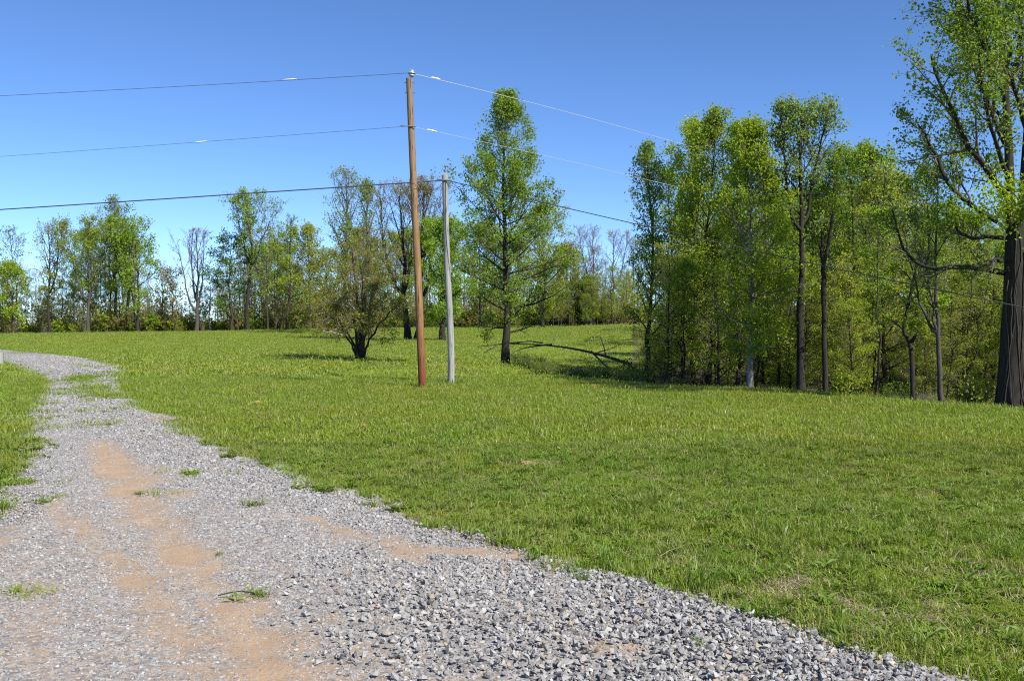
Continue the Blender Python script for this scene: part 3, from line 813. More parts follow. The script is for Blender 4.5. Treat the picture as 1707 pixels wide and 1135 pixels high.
ENV = {
    'poplar': [(0, .5), (.25, .9), (.4, 1.), (.6, .82), (.8, .5), (.92, .3), (1, .1)],
    'column': [(0, .5), (.3, .8), (.5, 1.), (.75, .85), (.9, .55), (1, .2)],
    'round': [(0, .6), (.25, 1.), (.5, 1.), (.75, .8), (.9, .55), (1, .25)],
    'vase': [(0, .35), (.3, .65), (.6, .9), (.8, 1.), (1, .6)],
    'spire': [(0, .65), (.25, 1.), (.45, .92), (.62, .7), (.78, .45), (.9, .22), (1, .06)],
    'airy': [(0, .45), (.3, .85), (.55, 1.), (.8, .8), (.92, .5), (1, .25)],
    'sap': [(0, .6), (.3, 1.), (.6, .9), (.85, .6), (1, .2)],
}
def tree_meshes(seed, Ht, Wd, r0, kind='poplar', f0=.3, n1=34, n2=5, n3=4, nleaf=5000, lsize=.12, leaf='leaf_mid', bark='bark_dark', twig='twig_brown',
                env=None, lean=(0, 0), stems=None, a0=72, a1=28, up=.5, wob=.0065, rtwig=.004, droop=0, leaf_from=0.15, sig=None, planar=0.0, limb=.55, l2=.42, l3=.4, up_leaf=.5, topr=.12, paths=None, bare_low=0.0, sides=8):
    rng = np.random.default_rng(seed)
    K = 14
    t = np.linspace(0, 1, K)
    def stem(z0, z1, x0, y0, x1, y1, ra, rb, curve=0):
        wx = np.cumsum(rng.normal(0, wob * Ht, K)) ; wy = np.cumsum(rng.normal(0, wob * Ht, K))
        wx -= wx[0] + (wx[-1] - wx[0]) * t; wy -= wy[0] + (wy[-1] - wy[0]) * t
        e = t ** (1 + curve)
        e2 = t ** (1 / (1 + curve)) if curve else t
        P = np.stack([x0 + (x1 - x0) * e2 + wx, y0 + (y1 - y0) * e2 + wy, z0 + (z1 - z0) * e], 1)
        return P, ra + (rb - ra) * t ** .8
    SPs = []; SRs = []
    P, R = stem(0, Ht * .985, 0, 0, lean[0], lean[1], r0, r0 * topr)
    R = R * (1 + .3 * np.exp(-t * 30))
    P[0, 2] = -.15
    SPs.append(P); SRs.append(R)
    for (zf, z1, dx, dy, rf) in (stems or []):
        k = np.interp(zf, t, np.arange(K)); i = int(min(k, K - 2))
        b = P[i] + (P[i + 1] - P[i]) * (k - i)
        Q, Rq = stem(b[2], Ht * z1, b[0], b[1], b[0] + dx, b[1] + dy, r0 * rf, r0 * .1, .35)
        SPs.append(Q); SRs.append(Rq)
    SPs = np.array(SPs); SRs = np.array(SRs)
    ns = len(SPs)
    ev = env or ENV[kind]
    ex = np.array([e[0] for e in ev]); ew = np.array([e[1] for e in ev])
    nl = max(3, n1 // ns)
    LP = []; LR = []
    Kl = 8
    for s_ in range(ns):
        P, R = SPs[s_], SRs[s_]
        z0s = P[0, 2] / Ht
        lo = max(f0, z0s + .08)
        ff_ = lo + (1 - lo) * ((np.arange(nl) + rng.uniform(0, 1, nl)) / nl) ** .9 * .985
        ff_ = ff_[ff_ < P[-1, 2] / Ht * .985]
        az = np.arange(len(ff_)) * 2.4 + rng.uniform(0, 6.3) + rng.normal(0, .35, len(ff_))
        for f_, a_ in zip(ff_, az):
            tz = np.interp(f_ * Ht, P[:, 2], t)
            k = tz * (K - 1); i = int(min(k, K - 2)); b = P[i] + (P[i + 1] - P[i]) * (k - i); rr_ = R[i]
            c = (f_ - f0) / (1 - f0)
            wd = np.interp(c, ex, ew) * Wd * rng.uniform(.6, 1.15) * (1 if s_ == 0 or ns == 1 else .75)
            th = math.radians(a0 + (a1 - a0) * c) * rng.uniform(.85, 1.12)
            L = min(wd / max(.3, math.sin(th)), Ht * .5, (1.0 - f_) * Ht * 1.0 / max(.35, math.cos(th)) * .8 + .03 * Ht)
            D = np.array([math.cos(a_) * math.sin(th), math.sin(a_) * math.sin(th), math.cos(th)])
            pts = [b]
            for q in range(1, Kl):
                D = D + np.array([0, 0, (up - droop * (q / Kl)) / Kl]) + rng.normal(0, .07, 3); D /= np.linalg.norm(D)
                pts.append(pts[-1] + D * L / (Kl - 1))
            LP.append(pts)
            ra = min(rr_ * limb, .012 + L * .022)
            LR.append(ra * (1 - .82 * np.linspace(0, 1, Kl)))
    if paths:
        LP2, LR2 = paths
        LP = list(LP) + list(LP2); LR = list(LR) + list(LR2)
    LP = np.array(LP); LR = np.array(LR)
    P2, R2 = grow(LP, LR, n2, .18, 1.0, lambda pl, u: pl * l2 * (1.15 - .7 * u) + .007 * Ht, .75, .35 - droop, 5, rng, .12, .6, .35, rtwig * 1.4, planar)
    P3, R3 = grow(P2, R2, n3, .2, 1.0, lambda pl, u: pl * l3 * (1.1 - .5 * u) + .007 * Ht, .75, .3 - droop, 3, rng, .12, .6, .5, rtwig, planar)
    tr = MB(); tr.tubes(SPs, SRs, sides, 0); tr.tubes(LP, LR, 5, 0)
    cr = MB(); cr.tubes(P2, R2, 4, 0); cr.tubes(P3, R3, 3, 0)
    if nleaf:
        l3_ = np.linalg.norm(P3[:, 2] - P3[:, 0], axis=1); l2_ = np.linalg.norm(P2[:, -1] - P2[:, 0], axis=1) * .4
        src = np.concatenate([P3[:, 1], P3[:, 2], P3[:, 2], P2[:, -1], P2[:, 3]])
        lw = np.concatenate([l3_, l3_, l3_, l2_, l2_])
        # leaves come in bunches: pick a share of the twigs and give each several leaves
        nb = max(1, min(len(src) // 2, nleaf // 6))
        fq = 7.0 / Ht
        wgt = np.clip((fbm(src[:, 0] * fq + seed, src[:, 2] * fq + src[:, 1] * fq * .8, 7, 3) - .32) * 4, .08, 1) * np.clip(lw / np.median(lw), .05, 2) ** .9
        pick = rng.choice(len(src), nb, replace=False, p=wgt / wgt.sum())
        pk = src[np.repeat(pick, int(math.ceil(nleaf / nb)))][:nleaf]
        sg = sig if sig else lsize * 1.25
        cr.leaves(pk + rng.normal(0, sg, pk.shape), lsize, 1, up_leaf, rng)
    return tr.build('trunk', [M[bark]]), cr.build('crown', [M[twig], M[leaf]])

def plant(name, label, loc, meshes, group=None, rz=0, sc=1.0, cat='tree'):
    t_ = thing(name, label, cat, loc, group, rz)
    t_.scale = (sc, sc, sc) if not isinstance(sc, tuple) else sc
    link('trunk', meshes[0], t_); link('crown', meshes[1], t_)
    return t_
_seed = [1000]
def tree(label, px, py, Y, top, hw, tw, name='broadleaf_tree', group=None, sink=0, **kw):
    """a tree given in photo pixels: base px/py at distance Y, top row, half-width of the crown, trunk width"""
    b = W(px, py, Y); b[2] = Hs(b[0], b[1]) - sink
    tp = W(px, top, Y)
    Ht = tp[2] - b[2]
    k = Y / FPX
    _seed[0] += 1
    if 'lean' in kw: kw['lean'] = (kw['lean'][0] * k, kw['lean'][1] * k)
    if 'stems' in kw: kw['stems'] = [(a, z, dx * k, dy * k, rf) for a, z, dx, dy, rf in kw['stems']]
    sd = kw.pop('seed', _seed[0])
    me = tree_meshes(sd, Ht, hw * k, tw * k / 2 * (.78 if Y > 90 else 1), **kw)
    return plant(name, label, tuple(b), me, group)

LG = 'trees along the far left edge of the meadow'
far = dict(n1=32, n2=6, n3=5, rtwig=.011, lsize=.17, nleaf=4000)
# --- far left line, about 108 m away
tree('bushy bright green tree at the far left end of the tree line', 22, 559, 107, 440, 32, 6, group=LG, kind='round', f0=.15, **{**far, 'nleaf': 4760}, leaf='leaf_bright', bark='bark_brown')
tree('thin nearly bare grey tree rising above the bushy bright green tree', 33, 558, 110, 383, 34, 6, group=LG, kind='vase', f0=.25, **{**far, 'nleaf': 700, 'n1': 26}, lean=(-18, 0), leaf='leaf_pale', bark='bark_grey', twig='twig_grey')
tree('tree with a vine-wrapped dark trunk and sparse olive leaves, left of the wide forked tree', 84, 557, 107, 374, 34, 8, group=LG, kind='column', f0=.2, a0=40, a1=20, **{**far, 'nleaf': 2660, 'n1': 34}, leaf='leaf_olive', bark='bark_dark', twig='twig_grey', stems=[(.38, .97, 22, 0, .6)])
tree('wide forked tree with yellow-green leaves left of the tallest poplar', 147, 556, 106, 368, 48, 8, group=LG, kind='round', f0=.32, **{**far, 'nleaf': 4480, 'n1': 34}, leaf='leaf_bright', bark='bark_grey', stems=[(.28, .85, -34, 0, .6), (.38, .9, 30, 0, .55)], a0=60)
tree('tallest poplar of the left tree line with a narrow crown', 191, 554, 108, 331, 36, 8, name='poplar_tree', group=LG, kind='spire', f0=.28, a0=55, **{**far, 'nleaf': 5040, 'n1': 42}, leaf='leaf_mid', bark='bark_grey')
tree('slim poplar close against the right side of the tallest left poplar', 212, 554, 110, 362, 22, 6, name='poplar_tree', group=LG, kind='spire', f0=.35, a0=50, **{**far, 'nleaf': 2100}, leaf='leaf_pale', bark='bark_brown')
tree('vivid green tree on twin dark trunks right of the tallest left poplar', 230, 554, 106, 369, 42, 7, group=LG, kind='round', f0=.2, **{**far, 'nleaf': 4200, 'lsize': 0.200}, leaf='leaf_mid', bark='bark_dark', stems=[(.05, .8, -14, 0, .8)])
tree('thin pale bare sapling in the gap right of the vivid green tree', 268, 553, 108, 436, 16, 4, name='bare_tree', group=LG, kind='vase', f0=.3, **{**far, 'nleaf': 210, 'n1': 20}, leaf='leaf_bud', bark='bark_grey', twig='twig_purple')
tree('crooked low tree with a buff haze of buds left of the bare purple-grey tree', 291, 553, 107, 448, 26, 5, name='bare_tree', group=LG, kind='vase', f0=.25, wob=.03, **{**far, 'nleaf': 1260, 'n1': 24}, leaf='leaf_bud', bark='bark_brown', twig='twig_brown', lean=(-12, 0))
tree('bare purple-grey tree with upswept limbs', 327, 553, 106, 384, 34, 9, name='bare_tree', group=LG, kind='vase', f0=.28, a0=36, a1=16, up=.6, **{**far, 'nleaf': 84, 'n1': 36, 'n2': 6, 'rtwig': .014}, leaf='leaf_bud', bark='bark_grey', twig='twig_purple', stems=[(.2, .82, -30, 0, .7), (.3, .98, -8, 0, .7), (.3, .9, 12, 0, .6)])
tree('thin bare sapling between the bare purple-grey tree and the dark layered tree', 350, 552, 108, 450, 15, 3.5, name='bare_tree', group=LG, kind='vase', f0=.3, **{**far, 'nleaf': 280, 'n1': 18}, leaf='leaf_olive', bark='bark_grey', twig='twig_grey')
tree('dark green tree with layered branches left of the broad-topped poplar', 386, 553, 106, 392, 40, 6, group=LG, kind='sap', f0=.25, a0=80, a1=55, up=.1, planar=.75, **{**far, 'nleaf': 4620, 'lsize': 0.176}, leaf='leaf_dark', bark='bark_brown')
tree('broad-topped poplar on a tall straight dark trunk', 413, 552, 105, 327, 50, 10, name='poplar_tree', group=LG, kind='airy', f0=.42, a0=52, **{**far, 'nleaf': 4760, 'n1': 40}, leaf='leaf_pale', bark='bark_dark', stems=[(.5, .93, -24, 0, .5), (.52, .82, 30, 0, .5)])
tree('slender Y-forked tree with thin leaves right of the broad-topped poplar', 447, 552, 105, 418, 26, 5, group=LG, kind='vase', f0=.4, **{**far, 'nleaf': 1260, 'n1': 24}, leaf='leaf_pale', bark='bark_brown', stems=[(.45, .95, -20, 0, .6)])
tree('yellow-green tree with an open ragged top, right of the Y-forked tree', 478, 551, 106, 360, 34, 5.5, group=LG, kind='spire', f0=.25, **{**far, 'nleaf': 3360}, leaf='leaf_bright', bark='bark_brown', lean=(8, 0))
tree('dense olive tree left of the shrubby crab tree', 514, 550, 106, 382, 38, 6, group=LG, kind='round', f0=.18, **{**far, 'nleaf': 4760, 'n1': 36}, leaf='leaf_olive', bark='bark_brown')
tree('olive green tree standing just behind the left side of the shrubby crab tree', 545, 551, 100, 420, 32, 6, group=LG, kind='round', f0=.18, **{**far, 'nleaf': 3639}, leaf='leaf_olive', bark='bark_brown')
# --- centre
CG = 'trees in the middle of the meadow'
tree('tall sparse blue-green poplar rising behind the shrubby crab tree', 578, 552, 88, 288, 42, 9, name='poplar_tree', group=CG, kind='spire', f0=.32, a0=48, a1=22, n1=40, n2=5, n3=4, nleaf=2900, lsize=0.156, rtwig=.011, leaf='leaf_pale', bark='bark_grey', twig='twig_grey')
tree('second sparse poplar behind the shrubby crab tree, nearer the brown pole', 613, 552, 90, 306, 38, 8, name='poplar_tree', group=CG, kind='spire', f0=.3, a0=48, a1=22, n1=36, n2=5, n3=4, nleaf=2610, lsize=0.156, rtwig=.011, leaf='leaf_pale', bark='bark_grey', twig='twig_grey')
crab_b = ground_at(600, 600)
tree('leaning left trunk of the budding vase tree pair behind the brown pole', 680, 566, 74, 312, 55, 12, name='budding_tree', group=CG, kind='vase', f0=.22, a0=44, a1=16, up=.55, n1=40, n2=6, n3=5, nleaf=4060, lsize=0.086, rtwig=.011, leaf='leaf_bud', bark='bark_dark', twig='twig_brown', lean=(-12, 0), stems=[(.3, .93, -38, 0, .6), (.32, .97, 22, 10, .55)])
tree('right trunk of the budding vase tree pair behind the brown pole', 695, 568, 73, 304, 55, 12, name='budding_tree', group=CG, kind='vase', f0=.2, a0=44, a1=16, up=.55, n1=40, n2=6, n3=5, nleaf=4060, lsize=0.086, rtwig=.011, leaf='leaf_bud', bark='bark_dark', twig='twig_brown', lean=(14, 0), stems=[(.28, .92, 40, 0, .6), (.3, .96, 6, -8, .55)])
tree('dense green low-branched tree behind the grey pole', 738, 567, 70, 372, 58, 11, group=CG, kind='round', f0=.1, n1=44, n2=6, n3=4, nleaf=15950, lsize=0.133, rtwig=.008, leaf='leaf_mid', bark='bark_dark', a0=82, droop=.2)
tree('lone tall poplar with a pointed crown right of the two poles', 843, 612, 38.2, 162, 95, 14.5, name='poplar_tree', group=CG, kind='poplar', f0=.12, a0=84, a1=30, up=.35, n1=62, n2=7, n3=5, nleaf=29000, lsize=0.082, rtwig=.0045, leaf='leaf_mid', bark='bark_dark', twig='twig_brown',
     env=[(0, .8), (.15, 1.05), (.38, 1.05), (.5, .8), (.62, .66), (.76, .44), (.86, .25), (.94, .12), (1, .04)], wob=.004, limb=.42, topr=.08, seed=4)
# --- back of the meadow
BG = 'trees at the back of the meadow'
tree('bright green tree behind the right side of the lone poplar', 905, 546, 104, 352, 60, 7, group=BG, kind='round', f0=.12, **{**far, 'nleaf': 10080, 'n1': 40}, leaf='leaf_bright', bark='bark_brown')
tree('green tree filling in behind the trunk of the lone poplar', 800, 546, 108, 380, 48, 7, group=BG, kind='round', f0=.12, **{**far, 'nleaf': 6440, 'n1': 36}, leaf='leaf_mid', bark='bark_brown')
tree('tall bare grey tree at the back of the meadow beside the dark cedar', 990, 544, 116, 380, 36, 6, name='bare_tree', group=BG, kind='vase', f0=.35, a0=40, **{**far, 'nleaf': 84}, leaf='leaf_bud', bark='bark_grey', twig='twig_purple', stems=[(.4, .95, -24, 0, .6)])
tree('bare grey tree right of the one beside the dark cedar', 1022, 544, 118, 388, 34, 6, name='bare_tree', group=BG, kind='vase', f0=.35, a0=40, **{**far, 'nleaf': 112}, leaf='leaf_bud', bark='bark_grey', twig='twig_purple', stems=[(.4, .95, 22, 0, .6)])
tree('small dark cedar at the back of the meadow', 974, 544, 112, 468, 22, 5, name='cedar_tree', group=BG, kind='poplar', f0=.05, a0=80, a1=50, **{**far, 'nleaf': 5320, 'lsize': 0.192}, leaf='leaf_cedar', bark='bark_dark')
tree('brown-budded tree at the back of the meadow left of the dark cedar', 945, 545, 114, 415, 26, 5, name='budding_tree', group=BG, kind='round', f0=.25, **{**far, 'nleaf': 2240}, leaf='leaf_rust', bark='bark_brown')
# --- right-hand woods, front row
RG = 'front row of the right-hand woods'
tree('slender pointed poplar at the left end of the right-hand woods', 1077, 612, 34.5, 246, 54, 10, name='poplar_tree', group=RG, kind='spire', f0=.22, a0=50, a1=22, n1=44, n2=6, n3=4, nleaf=6670, lsize=0.074, rtwig=.005, leaf='leaf_mid', bark='bark_dark')
tree('poplar squeezed between the slender pointed one and the bright clump', 1112, 618, 38, 282, 44, 8, name='poplar_tree', group=RG, kind='spire', f0=.1, a0=60, a1=25, n1=44, n2=6, n3=4, nleaf=7250, lsize=0.078, rtwig=.005, leaf='leaf_mid', bark='bark_dark')
tree('left poplar of the bright clump with a blunt dense top', 1153, 630, 33.5, 200, 68, 9, name='poplar_tree', group=RG, kind='spire', f0=.1, a0=62, a1=24, n1=56, n2=6, n3=5, nleaf=12325, lsize=0.074, rtwig=.004, leaf='leaf_bright', bark='bark_dark')
tree('tallest poplar of the bright clump with a thin spire top', 1190, 634, 32, 184, 66, 9, name='poplar_tree', group=RG, kind='spire', f0=.1, a0=62, a1=22, n1=58, n2=6, n3=5, nleaf=12325, lsize=0.074, rtwig=.004, leaf='leaf_bright', bark='bark_dark')
tree('poplar with a narrow tip behind the pale-barked one', 1229, 638, 31, 205, 58, 9, name='poplar_tree', group=RG, kind='spire', f0=.1, a0=60, a1=22, n1=52, n2=6, n3=5, nleaf=9425, lsize=0.074, rtwig=.004, leaf='leaf_mid', bark='bark_dark')
tree('pale-barked poplar at the front of the bright clump, leafy nearly to the ground', 1250, 645, 27, 214, 88, 12, name='poplar_tree', group=RG, kind='poplar', f0=.13, a0=80, a1=26, up=.3, n1=66, n2=7, n3=5, nleaf=21025, lsize=0.074, rtwig=.004, leaf='leaf_bright', bark='bark_pale', twig='twig_grey',
     env=[(0, .8), (.2, 1.), (.4, .92), (.55, .72), (.7, .5), (.85, .3), (.94, .16), (1, .06)], wob=.004)
tree('thick straight dark-trunked tree with an airy high crown', 1336, 650, 26.8, 186, 60, 17, group=RG, kind='airy', f0=.5, a0=60, a1=22, n1=44, n2=7, n3=5, nleaf=6090, lsize=0.074, rtwig=.005, leaf='leaf_pale', bark='bark_dark', wob=.004, topr=.2, stems=[(.6, .98, -36, 0, .45), (.62, .99, 44, 5, .45)])
tree('multi-stemmed tree with thin ascending stems behind the snag', 1440, 655, 31, 258, 56, 9, group=RG, kind='airy', f0=.35, a0=45, a1=20, n1=48, n2=6, n3=5, nleaf=7540, lsize=0.078, rtwig=.005, leaf='leaf_mid', bark='bark_dark', stems=[(.35, .9, -24, 0, .6), (.4, .88, 26, 0, .6)])
tree('slim forked grey tree with few leaves left of the huge tree', 1573, 668, 22.6, 290, 58, 11, group=RG, kind='vase', f0=.36, a0=50, a1=24, n1=34, n2=6, n3=5, nleaf=3335, lsize=0.062, rtwig=.004, leaf='leaf_mid', bark='bark_grey', twig='twig_grey', wob=.008, stems=[(.33, .78, -62, 0, .6), (.3, .9, -18, 8, .6)], lean=(-14, 0))
tree('leafy tree behind and right of the airy-crowned trunk', 1395, 652, 33, 262, 52, 8, group=RG, kind='round', f0=.12, n1=50, n2=6, n3=4, nleaf=9425, lsize=0.078, rtwig=.005, leaf='leaf_mid', bark='bark_dark')

# dead snag: one trunk that forks into two broken stubs
def snag():
    b = W(1376, 652, 26); b[2] = Hs(b[0], b[1]) - .1
    t_ = thing('dead_snag', 'dead dark snag forking into two broken stubs', 'tree', tuple(b), RG)
    def rel(px, py): return W(px, py, 26) - b
    def path(pts, w0, w1):
        p = np.array([rel(*q) for q in pts]); n = 12
        s = np.linspace(0, len(p) - 1, n); q = np.stack([np.interp(s, np.arange(len(p)), p[:, i]) for i in range(3)], 1)
        q[1:-1] += RNG.normal(0, .012, (n - 2, 3))
        return q, np.linspace(w0, w1, n) * 26 / FPX / 2
    P1, R1 = path([(1376, 660), (1374, 560), (1372, 470), (1373, 445), (1380, 410), (1388, 358)], 10, 5)
    P2, R2 = path([(1373, 450), (1370, 425), (1371, 388)], 8, 4)
    m = MB(); m.tubes(P1[None], R1[None], 8, 0, True, True); link('trunk', m.build('trunk', [M['bark_dark']]), t_)
    m = MB(); m.tubes(P2[None], R2[None], 8, 0, True, True); link('broken_stub', m.build('broken_stub', [M['bark_dark']]), t_)
snag()

def px_path(pts, w0, w1, Y, base, n=8, dy=None):
    p = np.array([W(q[0], q[1], Y + (q[2] if len(q) > 2 else 0)) - base for q in pts])
    s = np.linspace(0, len(p) - 1, n)
    q = np.stack([np.interp(s, np.arange(len(p)), p[:, i]) for i in range(3)], 1)
    # soften the corners
    for _ in range(1): q[1:-1] = .5 * q[1:-1] + .25 * (q[:-2] + q[2:])
    return q, np.linspace(w0, w1, n) * Y / FPX / 2
# crooked small tree
def crooked():
    Y = 23.5; b = W(1521, 665, Y); b[2] = Hs(b[0], b[1]) - .05
    t_ = thing('crooked_tree', 'small crooked tree whose trunk bends sharply left at half height', 'tree', tuple(b), RG)
    P, R = px_path([(1522, 668), (1521, 620), (1519, 568), (1508, 560), (1505, 545), (1512, 520), (1520, 480), (1528, 440)], 9, 4, Y, b, 14)
    P2, R2 = px_path([(1519, 570), (1526, 560, -.2), (1528, 556, -.2)], 6, 4, Y, b, 14)
    ls = [px_path([(1506, 550), (1490, 535, -.3), (1470, 530, -.5)], 3, 1, Y, b), px_path([(1514, 515), (1500, 490, -.3), (1480, 480, -.6)], 3, 1, Y, b),
          px_path([(1516, 500), (1530, 490, .2), (1545, 488, .3)], 3, 1, Y, b), px_path([(1522, 470), (1505, 450), (1490, 445, .4)], 3, 1, Y, b), px_path([(1506, 545), (1520, 540, -.4), (1535, 545, -.5)], 3, 1, Y, b)]
    LP = np.array([l[0] for l in ls]); LR = np.array([l[1] for l in ls])
    rng = np.random.default_rng(66)
    A, RA = grow(LP, LR, 6, .2, 1, lambda pl, u: pl * .5 * (1.1 - .5 * u) + .05, .8, 0, 4, rng, .12, .6, .4, .003, .6)
    m = MB(); m.tubes(P[None], R[None], 8); m.tubes(P2[None], R2[None], 6, 0, True, True); m.tubes(LP, LR, 5); link('trunk', m.build('trunk', [M['bark_dark']]), t_)
    m = MB(); m.tubes(A, RA, 3, 0); src = A[:, 1:].reshape(-1, 3); src = np.repeat(src, 9, 0)
    m.leaves(src + rng.normal(0, .08, src.shape), .075, 1, 1.2, rng); link('crown', m.build('crown', [M['twig_brown'], M['leaf_bright']]), t_)
crooked()

# the huge tree on the right
def huge_tree():
    Y = 21.0; b = W(1688, 676, Y); b[2] = Hs(b[0], b[1]) - .08
    t_ = thing('huge_tree', 'huge old tree with a thick vine-scarred trunk at the right edge', 'tree', tuple(b), RG)
    def P_(pts, w0, w1, n=14): return px_path(pts, w0, w1, Y, b, n)
    trunk, tr_ = P_([(1686, 690), (1687, 640), (1689, 580), (1691, 520), (1692, 460), (1693, 400), (1694, 380)], 41, 31)
    tr_ = tr_ * (1 + .35 * np.exp(-np.linspace(0, 1, 14) * 9))
    s1, r1 = P_([(1686, 405), (1684, 340), (1682, 260), (1679, 190), (1672, 110), (1664, 30), (1655, -60), (1648, -150)], 18, 4)
    s2, r2 = P_([(1698, 400), (1706, 340), (1712, 240, .3), (1718, 130, .4), (1722, 20, .4), (1724, -110, .4)], 21, 5)
    s3, r3 = P_([(1690, 130, .2), (1703, 60, .4), (1700, 10, .6), (1690, -50, .8), (1685, -120, 1)], 10, 3)
    rng = np.random.default_rng(99)
    defs = [([(1674, 322), (1640, 280, -.2), (1612, 245, -.4), (1596, 205, -.6), (1578, 168, -.7), (1562, 135, -.8), (1552, 92, -.9)], 11, 3),
            ([(1664, 370), (1628, 350, .2), (1592, 325, .4), (1577, 295, .5), (1562, 262, .6), (1546, 235, .7), (1530, 208, .8)], 10, 3),
            ([(1672, 397), (1642, 395, -.2), (1614, 398, -.5), (1598, 388, -.6), (1593, 362, -.7)], 8, 2.5),
            ([(1674, 455), (1630, 447, .3), (1585, 443, .6), (1548, 452, .9), (1520, 440, 1.1), (1497, 405, 1.3), (1488, 350, 1.4)], 10, 3),
            ([(1672, 436), (1655, 430, -.2), (1640, 445, -.3), (1625, 450, -.4)], 7, 3),
            ([(1681, 250), (1660, 205, .3), (1640, 160, .5), (1622, 110, .7), (1606, 60, .9), (1590, 5, 1.1), (1578, -50, 1.2)], 9, 3),
            ([(1676, 165), (1650, 110, -.4), (1630, 60, -.7), (1612, 0, -.9), (1600, -60, -1)], 8, 3),
            ([(1670, 100), (1655, 40, -.6), (1645, -20, -1), (1640, -80, -1.2)], 7, 2),
            ([(1684, 300), (1665, 250, -.8), (1648, 205, -1.4), (1640, 150, -1.8), (1632, 90, -2)], 8, 2.5),
            ([(1706, 340), (1740, 280, -.2), (1775, 220, -.3), (1800, 140, -.3)], 10, 3), ([(1712, 250), (1745, 180, .4), (1765, 100, .6), (1780, 0, .8)], 9, 3),
            ([(1718, 130), (1740, 60, .6), (1760, -20, .9)], 8, 3), ([(1712, 220), (1690, 150, -.9), (1680, 90, -1.5), (1676, 20, -1.8)], 8, 3),
            ([(1680, 230), (1660, 180, 1), (1640, 140, 1.6), (1610, 100, 2)], 7, 2.5), ([(1680, 330), (1655, 300, 1), (1630, 270, 1.8), (1605, 225, 2.3)], 7, 2.5), ([(1688, 380), (1720, 350, -1), (1745, 330, -1.6)], 7, 3),
            ([(1668, 60), (1690, 10, -.8), (1700, -50, -1.3)], 6, 2), ([(1675, 150), (1640, 118, .2), (1618, 88, .3), (1600, 52, .3)], 6, 2)]
    ls = [px_path(d[0], d[1], d[2], Y, b, 10) for d in defs]
    LP = np.array([l[0] for l in ls]); LR = np.array([l[1] for l in ls])
    LP[:, 1:-1] += rng.normal(0, .02, LP[:, 1:-1].shape)
    m = MB(); m.tubes(trunk[None], tr_[None], 14); m.tubes(np.array([s1, s2, s3]), np.array([r1, r2, r3]), 9)
    link('trunk', m.build('trunk', [M['bark_dark']]), t_)
    for k in range(len(LP)):
        m = MB(); m.tubes(LP[k:k + 1], LR[k:k + 1], 7); link('limb', m.build('limb', [M['bark_dark']]), t_)
    big = np.concatenate([LP, np.array([px_path([(1655, -60), (1650, -110), (1648, -150)], 6, 3, Y, b, 10)[0]])])
    bigR = np.concatenate([LR, LR[:1] * .5])
    st = np.stack([np.stack([np.interp(np.linspace(4, 13, 10), np.arange(14), s[:, i]) for i in range(3)], 1) for s in (s1, s2, s3)])
    big = np.concatenate([big, st]); bigR = np.concatenate([bigR, np.stack([np.interp(np.linspace(4, 13, 10), np.arange(14), q) for q in (r1, r2, r3)])])
    P2, R2 = grow(big, bigR, 12, .2, 1, lambda pl, u: pl * .26 * (1.2 - .6 * u) + .25, .7, .45, 6, rng, .13, .55, .3, .006)
    P3, R3 = grow(P2, R2, 7, .15, 1, lambda pl, u: pl * .4 * (1.1 - .5 * u) + .08, .75, .2, 4, rng, .13, .6, .4, .004)
    m = MB(); m.tubes(P2, R2, 5, 0); m.tubes(P3, R3, 3, 0)
    src = np.concatenate([P3[:, 1:].reshape(-1, 3), P2[:, 3:].reshape(-1, 3)])
    low = src[:, 2] + b[2] < W(1600, 385, Y)[2]
    src = src[~low | (rng.uniform(size=len(src)) < .12)]
    pk = src[rng.choice(len(src), 9000, replace=False)] if len(src) > 9000 else src
    pk = np.repeat(pk, 5, 0)
    m.leaves(pk + rng.normal(0, .07, pk.shape), .066, 1, .5, rng)
    link('crown', m.build('crown', [M['twig_brown'], M['leaf_mid']]), t_)
    # vines clinging to the lower trunk
    for k in range(9):
        a0 = rng.uniform(2.6, 6.2); n = 16; tt = np.linspace(0, rng.uniform(.6, 1), n)
        zz = np.interp(tt, np.linspace(0, 1, 14), trunk[:, 2]); rad = np.interp(tt, np.linspace(0, 1, 14), tr_) + .008
        aa = a0 + np.cumsum(rng.normal(0, .09, n))
        P = np.stack([np.interp(tt, np.linspace(0, 1, 14), trunk[:, 0]) + rad * np.cos(aa), np.interp(tt, np.linspace(0, 1, 14), trunk[:, 1]) + rad * np.sin(aa), zz], 1)
        m = MB(); m.tubes(P[None], np.full((1, n), rng.uniform(.008, .018)), 5)
        link('vine', m.build('vine', [M['bark_grey'] if k % 3 == 0 else M['bark_brown']]), t_)
    # a leafy sprout of bright leaves where the limbs leave the trunk
    c = W(1668, 335, Y - .7) - b
    sp = c + rng.normal(0, 1, (900, 3)) * np.array([.28, .2, .32])
    m = MB(); m.leaves(sp, .075, 0, .7, rng); link('leaf_spray', m.build('leaf_spray', [M['leaf_bright']]), t_)
huge_tree()

